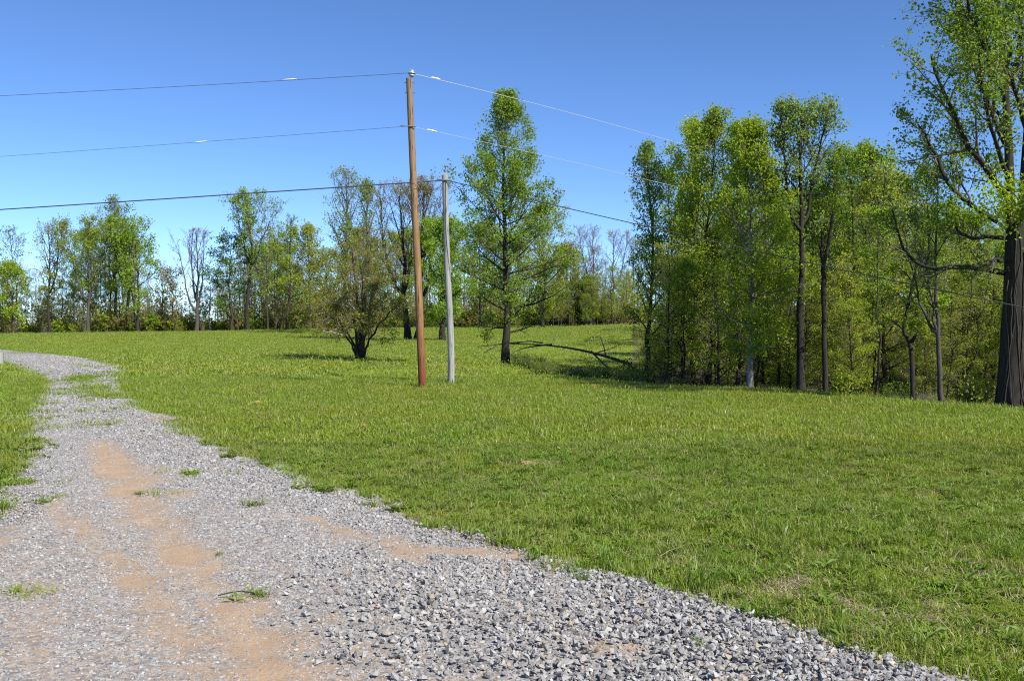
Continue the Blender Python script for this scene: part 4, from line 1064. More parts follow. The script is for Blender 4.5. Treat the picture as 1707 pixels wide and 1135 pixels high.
# the multi-stemmed crab tree in front of the far trees
def crab():
    Y = float(crab_b[1]); b = crab_b.copy()
    t_ = thing('crab_tree', 'low spreading many-stemmed tree with rusty-olive buds left of the brown pole', 'tree', tuple(b), CG)
    rng = np.random.default_rng(55)
    k = Y / FPX
    paths = [([(595, 605), (594, 570), (589, 535), (580, 495), (568, 452)], 10, 3), ([(599, 605), (600, 560), (598, 510), (592, 460), (588, 412)], 11, 3), ([(603, 605), (605, 570), (613, 530), (626, 490), (640, 446)], 10, 3),
             ([(601, 603, .3), (603, 560, .6), (608, 500, .9), (615, 440, 1.2), (620, 408, 1.3)], 9, 3), ([(597, 603, .2), (592, 580, .5), (582, 556, .9), (562, 530, 1.4), (538, 500, 1.8)], 7, 2.5),
             ([(605, 602), (611, 578, -.4), (624, 550, -.9), (646, 526, -1.4), (664, 506, -1.7)], 7, 2.5), ([(595, 600), (588, 578, -.5), (574, 552, -1), (552, 526, -1.6), (534, 508, -1.9)], 6, 2), ([(600, 602, -.2), (603, 565, -.7), (606, 520, -1.3), (604, 470, -1.7), (600, 432, -1.9)], 7, 2)]
    ls = [px_path(d[0], d[1], d[2], Y, b, 12) for d in paths]
    SPp = np.array([l[0] for l in ls]); SR_ = np.array([l[1] for l in ls])
    SPp[:, 1:-1] += rng.normal(0, .03, SPp[:, 1:-1].shape)
    L1, LR1 = grow(SPp, SR_ * .75, 9, .3, 1, lambda pl, u: pl * .42 * (1.25 - .7 * u), .9, .05, 7, rng, .14, .4, .3, .009)
    P2, R2 = grow(L1, LR1, 8, .15, 1, lambda pl, u: pl * .42 * (1.2 - .6 * u), .8, -.05, 5, rng, .15, .5, .4, .006)
    P3, R3 = grow(P2, R2, 7, .15, 1, lambda pl, u: pl * .5 * (1.1 - .4 * u), .7, -.05, 3, rng, .15, .6, .5, .0045)
    for i in range(len(SPp)):
        m = MB(); m.tubes(SPp[i:i + 1], SR_[i:i + 1] * .66, 7); link('trunk', m.build('trunk', [M['bark_brown']]), t_)
    m = MB(); m.tubes(L1, LR1, 5, 0); m.tubes(P2, R2, 4, 0); m.tubes(P3, R3, 3, 0)
    src = np.concatenate([P3[:, 1:].reshape(-1, 3), P2[:, 2:].reshape(-1, 3)])
    src = src[src[:, 2] > .35]
    pk = src[rng.choice(len(src), min(len(src), 15000), replace=False)]; pk = np.repeat(pk, 2, 0)
    half = len(pk) // 2
    perm = rng.permutation(len(pk)); pk = pk[perm]
    m.leaves(pk[:half] + rng.normal(0, .06, (half, 3)), .072, 1, .4, rng); m.leaves(pk[half:] + rng.normal(0, .06, (len(pk) - half, 3)), .072, 2, .4, rng)
    link('crown', m.build('crown', [M['twig_tan'], M['leaf_olive'], M['leaf_rust']]), t_)
    # broken silvery dead branches in the middle
    for pts, w0, w1 in [([(583, 545, -.9), (586, 520, -.9), (582, 500, -.9), (583, 480, -.9)], 5, 2), ([(610, 520, -1), (605, 490, -1.1), (604, 470, -1.2)], 4, 2), ([(598, 470, -1.2), (608, 466, -1.2), (618, 462, -1.2)], 4, 2),
                        ([(592, 518, -.9), (587, 500, -1), (585, 482, -1.1)], 4, 1.5), ([(640, 520, -.9), (636, 500, -.9), (632, 486, -.9)], 4, 2), ([(575, 560, -1), (552, 552, -1.2), (535, 555, -1.3)], 4, 1.5), ([(580, 512, -1.2), (562, 505, -1.3), (545, 506, -1.3)], 3, 1.5)]:
        P, R = px_path(pts, w0 * .75, w1 * .4, Y, b, 12)
        P[1:] += np.cumsum(rng.normal(0, .025, (11, 3)), 0)
        m = MB(); m.tubes(P[None], R[None], 5, 0, True, True); link('dead_branch', m.build('dead_branch', [M['bark_silver']]), t_)
crab()

# --- filler trees: shared kinds, copied one by one
kinds = [
    tree_meshes(501, 10, 1.7, .11, 'column', f0=.18, n1=34, n2=5, n3=4, nleaf=4350, lsize=0.101, leaf='leaf_mid', bark='bark_dark', rtwig=.007),
    tree_meshes(502, 10, 2.2, .12, 'round', f0=.15, n1=36, n2=5, n3=4, nleaf=5220, lsize=0.101, leaf='leaf_bright', bark='bark_dark', rtwig=.007),
    tree_meshes(503, 10, 1.6, .10, 'vase', f0=.35, n1=26, n2=5, n3=4, nleaf=1885, lsize=0.094, leaf='leaf_olive', bark='bark_brown', twig='twig_grey', rtwig=.008, stems=[(.35, .95, .9, .2, .6)]),
    tree_meshes(504, 10, 2.0, .09, 'sap', f0=.12, n1=36, n2=5, n3=4, nleaf=4350, lsize=0.101, leaf='leaf_olive', bark='bark_brown', rtwig=.007, a0=82, a1=55, planar=.7, up=.1),
    tree_meshes(505, 10, 1.7, .10, 'vase', f0=.3, n1=28, n2=6, n3=4, nleaf=362, lsize=0.086, leaf='leaf_bud', bark='bark_grey', twig='twig_grey', rtwig=.009, a0=44, stems=[(.3, .95, -.8, .3, .6)]),
    tree_meshes(507, 10, 1.5, .085, 'airy', f0=.55, n1=22, n2=5, n3=4, nleaf=3190, lsize=0.101, leaf='leaf_mid', bark='bark_dark', rtwig=.006),
    tree_meshes(506, 10, 2.2, .12, 'round', f0=.2, n1=36, n2=5, n3=4, nleaf=7250, lsize=0.109, leaf='leaf_pale', bark='bark_grey', rtwig=.008),
]
fr = np.random.default_rng(888)
KINDW = ['narrow green leafy tree', 'rounded bright green tree', 'sparse forked olive tree', 'layered olive tree', 'nearly bare grey tree', 'slender high-crowned dark-trunked tree', 'rounded pale green tree']
def where(px, zone):
    if zone == 'woods':
        return ('deep behind the bright poplar clump' if px < 1265 else 'in the woods behind the thick straight dark trunk' if px < 1355 else 'in the woods behind the dead snag' if px < 1430 else
                'in the woods behind the thin-stemmed tree' if px < 1495 else 'in the woods behind the crooked tree' if px < 1550 else 'in the woods behind the slim forked grey tree' if px < 1640 else 'in the woods behind the huge tree')
    if zone == 'left':
        return ('behind the bushy tree at the far left end' if px < 60 else 'behind the vine-wrapped tree at left' if px < 115 else 'behind the wide forked tree at left' if px < 170 else 'behind the tallest left poplar' if px < 215 else 'behind the vivid green tree at left' if px < 265 else
                'in the gap left of the bare purple-grey tree' if px < 325 else 'right of the bare purple-grey tree' if px < 370 else 'behind the broad-topped poplar' if px < 430 else 'behind the Y-forked tree' if px < 470 else 'behind the dense olive tree left of the crab tree')
    return ('at the meadow back, behind the crab tree' if px < 640 else 'at the meadow back, behind the budding pair' if px < 705 else 'at the meadow back, behind the grey pole' if px < 790 else 'at the meadow back, behind the lone poplar' if px < 880 else
            'at the meadow back, left of the dark cedar' if px < 965 else 'at the meadow back, right of the dark cedar' if px < 1045 else 'at the meadow back, behind the slender pointed poplar')
def filler(label, group, k, x, y, h, wide=1.0, name='woodland_tree', zone=None):
    if zone:
        w_ = where(x / y * FPX + 853.5, zone)
        label = ({1: 'bushy bright green sapling', 5: 'thin straight high-crowned sapling', 2: 'thin forked olive sapling', 3: 'thin layered olive sapling', 4: 'thin bare grey sapling'}[k] if name == 'sapling' else KINDW[k]) + ' ' + w_
    z = Hs(x, y) - .1
    s = h / 10.0
    plant(name, label, (x, y, z), kinds[k], group, fr.uniform(0, 6.3), (s * wide, s * wide, s))
# deep in the right-hand woods, tops held under the skyline of the photograph
_skx = np.array([1040, 1100, 1150, 1250, 1330, 1400, 1420, 1470, 1500, 1560, 1620, 1700, 1800])
_sky = np.array([450, 420, 350, 335, 325, 300, 285, 272, 295, 335, 350, 355, 335])
cnt = 0
for row, (Y0, Y1, n) in enumerate([(30, 36, 15), (37, 46, 24), (47, 60, 34), (62, 88, 44)]):
    for i in range(n):
        px = 1095 + (1790 - 1095) * (i + fr.uniform(.1, .9)) / n
        Y = fr.uniform(Y0, Y1)
        if px > 1450: Y = Y - 4 if row == 0 else Y
        x = (px - 853.5) / FPX * Y
        top = np.interp(px, _skx, _sky) + fr.uniform(-8, 90 if row < 2 else 60)
        h = W(px, top, Y)[2] - Hs(x, Y)
        k = fr.choice([0, 1, 2, 3, 5], p=[.2, .22, .1, .26, .22]) if row else fr.choice([0, 2, 3, 5], p=[.1, .15, .2, .55])
        h = max(3.5, h)
        filler('one of many slender leafy trees standing deep inside the right-hand woods', 'trees deep inside the right-hand woods', int(k), x, Y, h, fr.uniform(.85, 1.25) * (6 / h) ** .3, zone='woods')
# thin understorey stems in the right-hand woods
for i in range(78):
    px = fr.uniform(1110, 1730); Y = fr.uniform(25, 36) if px > 1300 else fr.uniform(29, 40)
    x = (px - 853.5) / FPX * Y
    if not bool(in_woods(np.array([x]), np.array([Y - .6]))[0]): continue
    filler('one of many thin saplings in the shaded understorey of the right-hand woods', 'saplings in the right-hand woods', int(fr.choice([1, 2, 3, 4, 5], p=[.28, .12, .34, .04, .22])), x, Y, fr.uniform(2.2, 5.0), 1.15, 'sapling', zone='woods')
# behind the left-hand line
for i in range(125):
    px = -40 + 600 * (i + fr.uniform(0, 1)) / 125
    Y = fr.uniform(110, 128); x = (px - 853.5) / FPX * Y
    base = 410 + 40 * math.sin(px / 40) + (40 if 240 < px < 360 else 0) + (-10 if px > 430 else 0)
    top = base + (fr.uniform(-10, 60) if i % 2 else fr.uniform(40, 105))
    h = W(px, top, Y)[2] - Hs(x, Y)
    k = int(fr.choice([0, 1, 2, 3, 4, 6], p=[.06, .12, .30, .18, .24, .10])) if not 240 < px < 370 else int(fr.choice([2, 4]))
    filler('one of many thin trees filling the back of the left tree line', 'thin trees behind the left tree line', k, x, Y, h, .9, zone='left')
# back of the meadow in the middle
for i in range(80):
    px = 560 + 520 * (i + fr.uniform(0, 1)) / 80
    Y = fr.uniform(116, 134); x = (px - 853.5) / FPX * Y
    top = fr.uniform(400, 500) if 930 < px < 1045 else fr.uniform(375, 490)
    h = W(px, top, Y)[2] - Hs(x, Y)
    k = int(fr.choice([0, 1, 2, 3, 4, 6], p=[.12, .16, .2, .16, .24, .12])) if px < 930 else int(fr.choice([2, 4, 3, 0], p=[.35, .35, .15, .15]))
    filler('one of many thin trees massed at the back of the middle meadow', 'thin trees at the back of the meadow', k, x, Y, h, .95, zone='back')
for i in range(26):
    px = 900 + 170 * (i + fr.uniform(0, 1)) / 26; Y = fr.uniform(104, 118); x = (px - 853.5) / FPX * Y
    h = W(px, fr.uniform(440, 515), Y)[2] - Hs(x, Y)
    filler('', 'thin trees at the back of the meadow', int(fr.choice([1, 2, 3, 0, 4], p=[.2, .25, .3, .15, .1])), x, Y, h, 1.1, zone='back')
# outside the frame on both sides, so the tree line does not stop short
for x, y, h, k in [(-62, 108, 14, 1), (-66, 112, 16, 5), (-72, 106, 13, 0), (-78, 110, 15, 2), (16, 19.5, 7, 0), (18.5, 22, 9, 1), (21, 19, 8, 3), (24, 24, 10, 5), (20, 27, 9, 0), (27, 29, 10, 1)]:
    filler('leafy tree just beyond the side of the view', 'trees beyond the sides of the view', k, x, y, h)

# ------------------------------------------------------------------ undergrowth, brush and dead wood
def bush_mesh(seed, leaf, twig, n_stem=14, nleaf=609, lsize=0.055, h=1.0):
    rng = np.random.default_rng(seed)
    base = np.zeros((n_stem, 5, 3)); 
    a = rng.uniform(0, 6.3, n_stem); o = rng.uniform(.15, .6, n_stem)
    for k in range(5):
        t = k / 4
        base[:, k, 0] = np.cos(a) * o * t + rng.normal(0, .03, n_stem); base[:, k, 1] = np.sin(a) * o * t + rng.normal(0, .03, n_stem); base[:, k, 2] = h * t * rng.uniform(.7, 1, n_stem)
    R = np.full((n_stem, 5), .008) * np.linspace(1, .5, 5)
    P2, R2 = grow(base, R, 5, .2, 1, lambda pl, u: pl * .4, .8, .1, 4, rng, .15, .6, .5, .004)
    m = MB(); m.tubes(base, R, 3, 0); m.tubes(P2, R2, 3, 0)
    src = np.concatenate([P2[:, 1:].reshape(-1, 3), base[:, 2:].reshape(-1, 3)])
    pk = src[rng.integers(0, len(src), nleaf)]
    m.leaves(pk + rng.normal(0, .05, pk.shape), lsize, 1, .6, rng)
    return m.build('bush', [M[twig], M[leaf]])
far_bushes = [bush_mesh(616, 'leaf_bud', 'twig_tan', 9, 110, .12, 2.2), bush_mesh(617, 'leaf_olive', 'twig_grey', 8, 150, .13, 2.0), bush_mesh(611, 'leaf_olive', 'twig_grey', 8, 420, .13), bush_mesh(612, 'leaf_mid', 'twig_grey', 8, 380, .13), bush_mesh(613, 'leaf_bud', 'twig_grey', 14, 200, .11), bush_mesh(614, 'leaf_bright', 'twig_grey', 7, 380, .13), bush_mesh(615, 'leaf_rust', 'twig_brown', 14, 260, .12)]
far_bush_col = proto_collection('far_bush_kinds', far_bushes)
bushes = [bush_mesh(601, 'leaf_olive', 'twig_brown'), bush_mesh(602, 'leaf_mid', 'twig_brown'), bush_mesh(603, 'leaf_olive', 'twig_grey', 20, 160), bush_mesh(604, 'leaf_bud', 'twig_grey', 22, 120), bush_mesh(605, 'leaf_dark', 'twig_brown', 14, 520)]
bush_col = proto_collection('bush_kinds', bushes)
ur = np.random.default_rng(31)
def under(name, label, pts, sc0, sc1, probs, col=None):
    n = len(pts); x, y = pts[:, 0], pts[:, 1]
    s = ur.uniform(sc0, sc1, n)
    scatter(name, label, np.stack([x, y, H(x, y) - .05], 1), np.stack([np.zeros(n), np.zeros(n), ur.uniform(0, 6.3, n)], 1), np.stack([s * 1.1, s * 1.1, s * ur.uniform(.7, 1.2, n)], 1), ur.choice(len(probs), n, p=probs), col or bush_col)
n = 640; px = ur.uniform(-60, 705, n); Y = ur.uniform(107, 122, n)
under('undergrowth', 'low leafy brush under the left tree line', np.stack([(px - 853.5) / FPX * Y, Y], 1), 0.5, 2.1, [.24, .24, .16, .08, .12, .06, .10], far_bush_col)
n = 460; px = ur.uniform(690, 1085, n); Y = ur.uniform(115, 126, n)
under('undergrowth', 'low leafy brush at the back of the meadow', np.stack([(px - 853.5) / FPX * Y, Y], 1), 0.5, 2.1, [.26, .22, .14, .06, .16, .04, .12], far_bush_col)
n = 900; r_ = ur.uniform(.122, .56, n); dep = ur.uniform(0, 1, n) ** 1.3; Y = np.interp(r_, _er, _ey) + 1.3 + 34 * dep
under('undergrowth', 'weeds, brambles and low bushes on the floor of the right-hand woods', np.stack([r_ * Y, Y], 1), .14 + .25 * dep, .42 + .5 * dep, [.26, .22, .22, .2, .1])
# dry stalks and weeds along the ditch between lone poplar and woods
n = 260; u = ur.uniform(0, 1, n); r_ = .004 + .13 * u; Y = np.interp(r_, _er, _ey) + .5 + ur.uniform(0, 1, n) * (1 + 5 * u)
under('ditch_weeds', 'dry weeds and brambles along the ditch by the lone poplar', np.stack([r_ * Y, Y], 1), .2, .55, [.34, .2, .14, .08, .24])

def dead_sticks(seed, n, L0, L1, spread, h):
    rng = np.random.default_rng(seed)
    c = rng.normal(0, 1, (n, 3)) * np.array(spread); c[:, 2] = np.abs(c[:, 2]) * .6 + .03
    az = rng.normal(0, .6, n) + np.where(rng.uniform(size=n) < .5, 0, math.pi); el = rng.normal(.05, .3, n)
    D = np.stack([np.cos(az) * np.cos(el), np.sin(az) * np.cos(el), np.sin(el)], 1); L = rng.uniform(L0, L1, n)
    K = 5; t = np.linspace(-.5, .5, K)
    P = c[:, None, :] + D[:, None, :] * (L[:, None] * t[None, :])[:, :, None] + rng.normal(0, .03, (n, K, 3))
    P[:, :, 2] = np.maximum(P[:, :, 2], .01)
    R = rng.uniform(.006, .03, n)[:, None] * np.linspace(1, .4, K)[None, :]
    return P, R
def brush_pile(px, py, Y, w, label, seed, n, barks):
    b = W(px, py, Y); b[2] = Hs(b[0], b[1])
    t_ = thing('brush_pile', label, 'brush pile', tuple(b), 'brush piles at the edge of the woods')
    P, R = dead_sticks(seed, n, .5, 1.7, (w, .5, .32), .6)
    R2 = R * .5
    for k in range(n):
        if k < 26:
            m = MB(); m.tubes(P[k:k + 1], R[k:k + 1], 5, 0, True, True); link('branch', m.build('branch', [M[barks[k % len(barks)]]]), t_)
    m = MB(); m.tubes(P[26:], R2[26:], 4, 0); o = link('fine_sticks', m.build('fine_sticks', [M[barks[0]]]), t_); o['kind'] = 'stuff'
brush_pile(1120, 632, 30.2, 1.0, 'pile of dead grey branches at the foot of the bright poplar clump', 71, 120, ['bark_brown', 'bark_grey', 'bark_dark'])
brush_pile(1010, 622, 33, .9, 'low heap of dead branches in the ditch at the root end of the fallen limb', 72, 90, ['bark_brown', 'bark_grey'])
# bushes one can tell apart
def bush(label, px, py, Y, wpx, hpx, leaf, nleaf=1600, lsize=.06, twig='twig_brown'):
    b = W(px, py, Y); b[2] = Hs(b[0], b[1]) - .03
    t_ = thing('bush', label, 'bush', tuple(b), 'bushes at the edge of the woods')
    w = wpx * Y / FPX; h = hpx * Y / FPX
    rng = np.random.default_rng(int(px))
    n = 16; a = rng.uniform(0, 6.3, n); o = rng.uniform(.2, 1, n) * w * .5
    tt = np.linspace(0, 1, 5)
    P = np.stack([np.cos(a)[:, None] * o[:, None] * tt, np.sin(a)[:, None] * o[:, None] * tt, h * (rng.uniform(.5, .95, n)[:, None]) * tt ** .8], -1)
    R = np.full((n, 5), .012) * np.linspace(1, .4, 5)
    P2, R2 = grow(P, R, 7, .2, 1, lambda pl, u: pl * .4, .8, .1, 4, rng, .15, .6, .5, .004)
    m = MB(); m.tubes(P, R, 4); link('stem', m.build('stem', [M[twig]]), t_)
    m = MB(); m.tubes(P2, R2, 3, 0); src = P2[:, 1:].reshape(-1, 3); pk = src[rng.integers(0, len(src), nleaf)]
    m.leaves(pk + rng.normal(0, .07, pk.shape), lsize, 1, .5, rng); link('crown', m.build('crown', [M[twig], M[leaf]]), t_)
bush('dark green bush at the foot of the slender pointed poplar', 1062, 628, 31.5, 75, 44, 'leaf_dark')
bush('bright green low bush under the trees right of the snag', 1495, 640, 27, 75, 50, 'leaf_mid')
bush('small yellow-green bush between the snag and the thick dark trunk', 1402, 645, 26.2, 40, 55, 'leaf_bright', 700)
bush('olive bramble left of the foot of the huge tree', 1625, 668, 21.6, 70, 52, 'leaf_olive', 700)
bush('leafy yellow-green bush below the slender pointed poplar', 1105, 612, 37, 90, 120, 'leaf_olive', 2600, .075)

# fallen limb
def fallen():
    Y = 37.5
    b = W(1045, 603, Y - 1)
    t_ = thing('fallen_limb', 'long dead limb fallen from the woods towards the lone poplar', 'branch', tuple(b))
    P, R = px_path([(1048, 606, -1.5), (1015, 595, -1), (980, 586, -.5), (950, 580, 0), (925, 577, .3), (895, 574, .6), (850, 573, 1)], 5.5, 1.4, Y, b, 16)
    m = MB(); m.tubes(P[None], R[None], 7, 0, True, True); link('trunk', m.build('trunk', [M['bark_grey']]), t_)
    rng = np.random.default_rng(3)
    for pts, w0, w1 in [([(920, 574, .3), (890, 577, 0), (865, 582, -.2), (852, 590, -.3)], 3, 1), ([(985, 585, -.5), (1000, 600, -.7), (1012, 612, -.9)], 4, 2), ([(995, 588, -.5), (1020, 580, .2), (1045, 570, .5)], 2.5, 1),
                        ([(905, 572, .5), (880, 568, .7), (860, 573, .8)], 2.5, 1), ([(1010, 594, -.8), (1006, 575, -.5), (1000, 560, -.4)], 2.5, 1), ([(870, 570, .8), (840, 573, .9), (815, 576, 1), (795, 578, 1)], 2.5, 1), ([(830, 574, .9), (818, 582, .8), (806, 588, .8)], 2, 1)]:
        P, R = px_path(pts, w0, w1, Y, b, 8); m = MB(); m.tubes(P[None], R[None], 5); link('side_branch', m.build('side_branch', [M['bark_grey']]), t_)
fallen()

# ------------------------------------------------------------------ poles
def pole_mat(name, lo, mid, hi, base=None, base_h=0):
    m, nt, out = mat(name)
    tc = N(nt, 'ShaderNodeTexCoord')
    mp = N(nt, 'ShaderNodeMapping'); mp.inputs['Scale'].default_value = (1, 1, .05); nt.links.new(tc.outputs['Object'], mp.inputs[0])
    n1 = noise(nt, 24, 6, .75, mp.outputs[0]); n2 = noise(nt, 1.1, 3, .6, tc.outputs['Object'])
    n3 = noise(nt, 40, 3, .6, mp.outputs[0])
    col = ramp(nt, n1, [(.28, lo), (.5, mid), (.75, hi)]).outputs[0]
    if base:
        sx = N(nt, 'ShaderNodeSeparateXYZ'); nt.links.new(tc.outputs['Object'], sx.inputs[0])
        ad = N(nt, 'ShaderNodeMath', operation='MULTIPLY_ADD'); nt.links.new(n2, ad.inputs[0]); ad.inputs[1].default_value = 1.6; nt.links.new(sx.outputs[2], ad.inputs[2])
        f = ramp(nt, ad.outputs[0], [(0, (1, 1, 1)), (1, (0, 0, 0))])
        mr = N(nt, 'ShaderNodeMapRange'); nt.links.new(ad.outputs[0], mr.inputs[0]); mr.inputs[1].default_value = .6; mr.inputs[2].default_value = base_h; mr.inputs[3].default_value = 1; mr.inputs[4].default_value = 0
        col = mixc(nt, mr.outputs[0], col, mixc(nt, n1, base, tuple(c * .45 for c in base)))
    if base:
        mz = N(nt, 'ShaderNodeMapRange'); nt.links.new(ad.outputs[0], mz.inputs[0]); mz.inputs[1].default_value = 4.0; mz.inputs[2].default_value = 9.0; mz.inputs[3].default_value = 0; mz.inputs[4].default_value = .75
        col = mixc(nt, mz.outputs[0], col, mixc(nt, n1, (.09, .07, .052), (.24, .19, .145)))
    crack = ramp(nt, n3, [(.36, (1, 1, 1)), (.42, (0, 0, 0))]).outputs[0]
    col = mixc(nt, crack, col, tuple(c * .35 for c in lo))
    d = N(nt, 'ShaderNodeBsdfPrincipled'); d.inputs['Roughness'].default_value = .75; d.inputs['Specular IOR Level'].default_value = .25
    nt.links.new(col, d.inputs['Base Color'])
    b = N(nt, 'ShaderNodeBump'); b.inputs['Strength'].default_value = .5; b.inputs['Distance'].default_value = .012
    nt.links.new(n1, b.inputs['Height']); nt.links.new(b.outputs[0], d.inputs['Normal'])
    nt.links.new(d.outputs[0], out.inputs['Surface'])
    return m
M['pole_brown'] = pole_mat('treated_pine', (0.135, 0.068, 0.029), (0.227, 0.128, 0.055), (0.297, 0.192, 0.095), (0.172, 0.040, 0.013), 3.0)
M['pole_grey'] = pole_mat('weathered_pine', (0.142, 0.140, 0.136), (0.249, 0.251, 0.237), (0.349, 0.349, 0.331))
M['porcelain'] = plain_mat('porcelain', (.36, .365, .375), .3, 0, .06)
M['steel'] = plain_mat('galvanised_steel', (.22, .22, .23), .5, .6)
M['alu'] = plain_mat('bare_conductor', (.42, .43, .45), .45, .2)  # right-hand spans: sun glint put into the lighter colour
M['dull'] = plain_mat('dull_conductor', (.11, .115, .12), .5, .3)  # same metal on the left spans, painted darker where no glint shows
M['sleeve'] = plain_mat('white_sleeve', (.82, .82, .80), .4, 0, .03)
M['cable'] = plain_mat('black_cable', (.05, .052, .055), .45)

def lathe(prof, sides=14):
    V = []; 
    for r, z in prof:
        for k in range(sides):
            a = 2 * math.pi * k / sides; V.append((r * math.cos(a), r * math.sin(a), z))
    F = []
    for j in range(len(prof) - 1):
        for k in range(sides): F.append((j * sides + k, j * sides + (k + 1) % sides, (j + 1) * sides + (k + 1) % sides, (j + 1) * sides + k))
    return np.array(V), F
def rod(a, b_, r, sides=6):
    a = np.array(a, float); b_ = np.array(b_, float)
    return np.stack([a, b_])[None], np.full((1, 2), r)

pb = ground_at(704.5, 647.5); PY = pb[1]
ptop = W(682, 131, PY)
pole = thing('utility_pole', 'tall brown wooden utility pole leaning slightly left with a white insulator on top', 'utility pole', tuple(pb))
rel = ptop - pb
n = 40; t = np.linspace(0, 1, n)
ctr = np.outer(t, rel); ctr[0] = ctr[0] - np.array([0, 0, .3]); ctr[:, 0] += .02 * np.sin(t * 5) * t * (1 - t)
rad = np.linspace(13.4, 10.4, n) / FPX * PY / 2
m = MB(); m.tubes(ctr[None], rad[None], 20, 0, True, True); link('shaft', m.build('shaft', [M['pole_brown']]), pole)
# roof cap plate, pin bracket, insulator
tdir = rel / np.linalg.norm(rel)
top = rel
pinx = top + np.array([.07, -.02, 0])
m = MB(); P, R = rod(pinx - np.array([0.0, 0, .45]), pinx + np.array([.0, 0, .06]), .014); m.tubes(P, R, 6, 0, True, True)
link('pin_bracket', m.build('pin_bracket', [M['steel']]), pole)
V, F = lathe([(.0, -.005), (.05, 0), (.062, .012), (.066, .03), (.05, .05), (.045, .06), (.075, .07), (.08, .085), (.06, .108), (.045, .115), (.035, .13), (.042, .145), (.036, .16), (.0, .165)])
m = MB(); m.quads(V * np.array([1.15, 1.15, 1.0]) + pinx + np.array([.0, 0, .04]), F, 0, True); ins = link('insulator', m.build('insulator', [M['porcelain']]), pole)
V, F = lathe([(.083 * 1.0, .0), (.094, .004), (.094, .02), (.083, .024)]); m = MB(); m.quads(V + pinx + np.array([0, 0, .104]), F, 0, True); link('groove_band', m.build('groove_band', [M['steel']]), ins)  # dark band added around the insulator, stands in for shade
for zz in (.11, .36):
    m = MB(); c_ = top - tdir * zz; P, R = rod(c_ + np.array([-.13, -.01, 0]), c_ + np.array([.13, -.01, 0]), .011); m.tubes(P, R, 6, 0, True, True)
    link('bolt', m.build('bolt', [M['steel']]), pole)
cl = W(676, 211, PY) - pb; clr = W(690, 212, PY) - pb
m = MB(); P, R = rod(cl + np.array([-.12, -.1, .0]), clr + np.array([.05, -.1, -.01]), .016); m.tubes(P, R, 6, 0, True, True)
link('wire_clamp', m.build('wire_clamp', [M['steel']]), pole)
# loose tie wires near the lower cable
m = MB()
for pts in [[(690, 298), (697, 300), (704, 305)], [(692, 310), (699, 306), (706, 302)]]:
    P = np.array([W(q[0], q[1], PY - .16) - pb for q in pts]); m.tubes(P[None], np.full((1, 3), .006), 4)
link('tie_wire', m.build('tie_wire', [M['steel']]), pole)

gb = ground_at(752, 640.5); GYp = gb[1]
gpole = thing('utility_pole', 'shorter weathered grey wooden pole with a splintered top', 'utility pole', tuple(gb))
grel = W(741.5, 292, GYp) - gb
ctr = np.outer(t, grel); ctr[0] = ctr[0] - np.array([0, 0, .3]); ctr[:, 0] += .035 * np.sin(t * 6.3) * (1 - t) 
rad = np.linspace(11.6, 9.4, n) / FPX * GYp / 2
m = MB(); m.tubes(ctr[None], rad[None], 18, 0, True, True); link('shaft', m.build('shaft', [M['pole_grey']]), gpole)
# splinters at the broken top
rs = np.random.default_rng(12)
for dx, hgt, wd in [(-.055, .10, .020), (-.02, .045, .018), (.02, .06, .024), (.05, .085, .022), (.0, .03, .03)]:
    c_ = grel + np.array([dx, rs.uniform(-.05, .04), -.05])
    V = [c_ + np.array([-wd, -wd, 0]), c_ + np.array([wd, -wd, 0]), c_ + np.array([wd, wd, 0]), c_ + np.array([-wd, wd, 0]), c_ + np.array([rs.uniform(-.01, .01), 0, hgt + .05]), c_ + np.array([wd * .5, wd * .4, hgt * .7 + .05])]
    m = MB(); m.tris(V, [(0, 1, 4), (1, 5, 4), (1, 2, 5), (2, 3, 5), (3, 4, 5), (3, 0, 4), (0, 3, 2), (0, 2, 1)], 0); link('splinter', m.build('splinter', [M['pole_grey']]), gpole)
hk = W(741.5, 301, GYp) - gb
m = MB(); P, R = rod(hk + np.array([-.2, -.1, .02]), hk + np.array([.2, -.1, -.02]), .02); m.tubes(P, R, 6, 0, True, True); link('cable_clamp', m.build('cable_clamp', [M['steel']]), gpole)

def wire(name, label, cat, pts, r, material, sleeves=(), n=60):
    """a wire through photo pixels (px, py, Y), smoothly sagging between them"""
    P = np.array([W(*q) for q in pts]); s = np.concatenate([[0], np.cumsum(np.linalg.norm(np.diff(P, axis=0), axis=1))])
    # natural-looking curve: quadratic through the points along the arc length
    ss = np.linspace(0, s[-1], n)
    Q = np.stack([np.interp(ss, s, P[:, i]) for i in range(3)], 1)
    for _ in range(40): Q[1:-1] = .5 * Q[1:-1] + .25 * (Q[:-2] + Q[2:])
    return Q
def wire_thing(name, label, cat, spans, r, material, sleeves):
    b = np.array(W(*spans[0][-1]))
    t_ = thing(name, label, cat, tuple(b), 'wires on the two poles')
    for sp in spans:
        Q = wire(name, label, cat, sp, r, material) - b
        m = MB(); m.tubes(Q[None], np.full((1, len(Q)), r), 5); link('span', m.build('span', [M['dull' if (material == 'alu' and sp is spans[0]) else material]]), t_)  # first span gets the darker copy, the other the painted glint
    for a, c in sleeves:
        A = W(*a) - b; B_ = W(*c) - b; P = np.linspace(A, B_, 7); rr = np.array([.4, .9, 1, 1, 1, .9, .4]) * .018
        m = MB(); m.tubes(P[None], rr[None], 8, 0, True, True); link('splice_sleeve', m.build('splice_sleeve', [M['sleeve']]), t_)
ip = W(684.5, 122, PY)
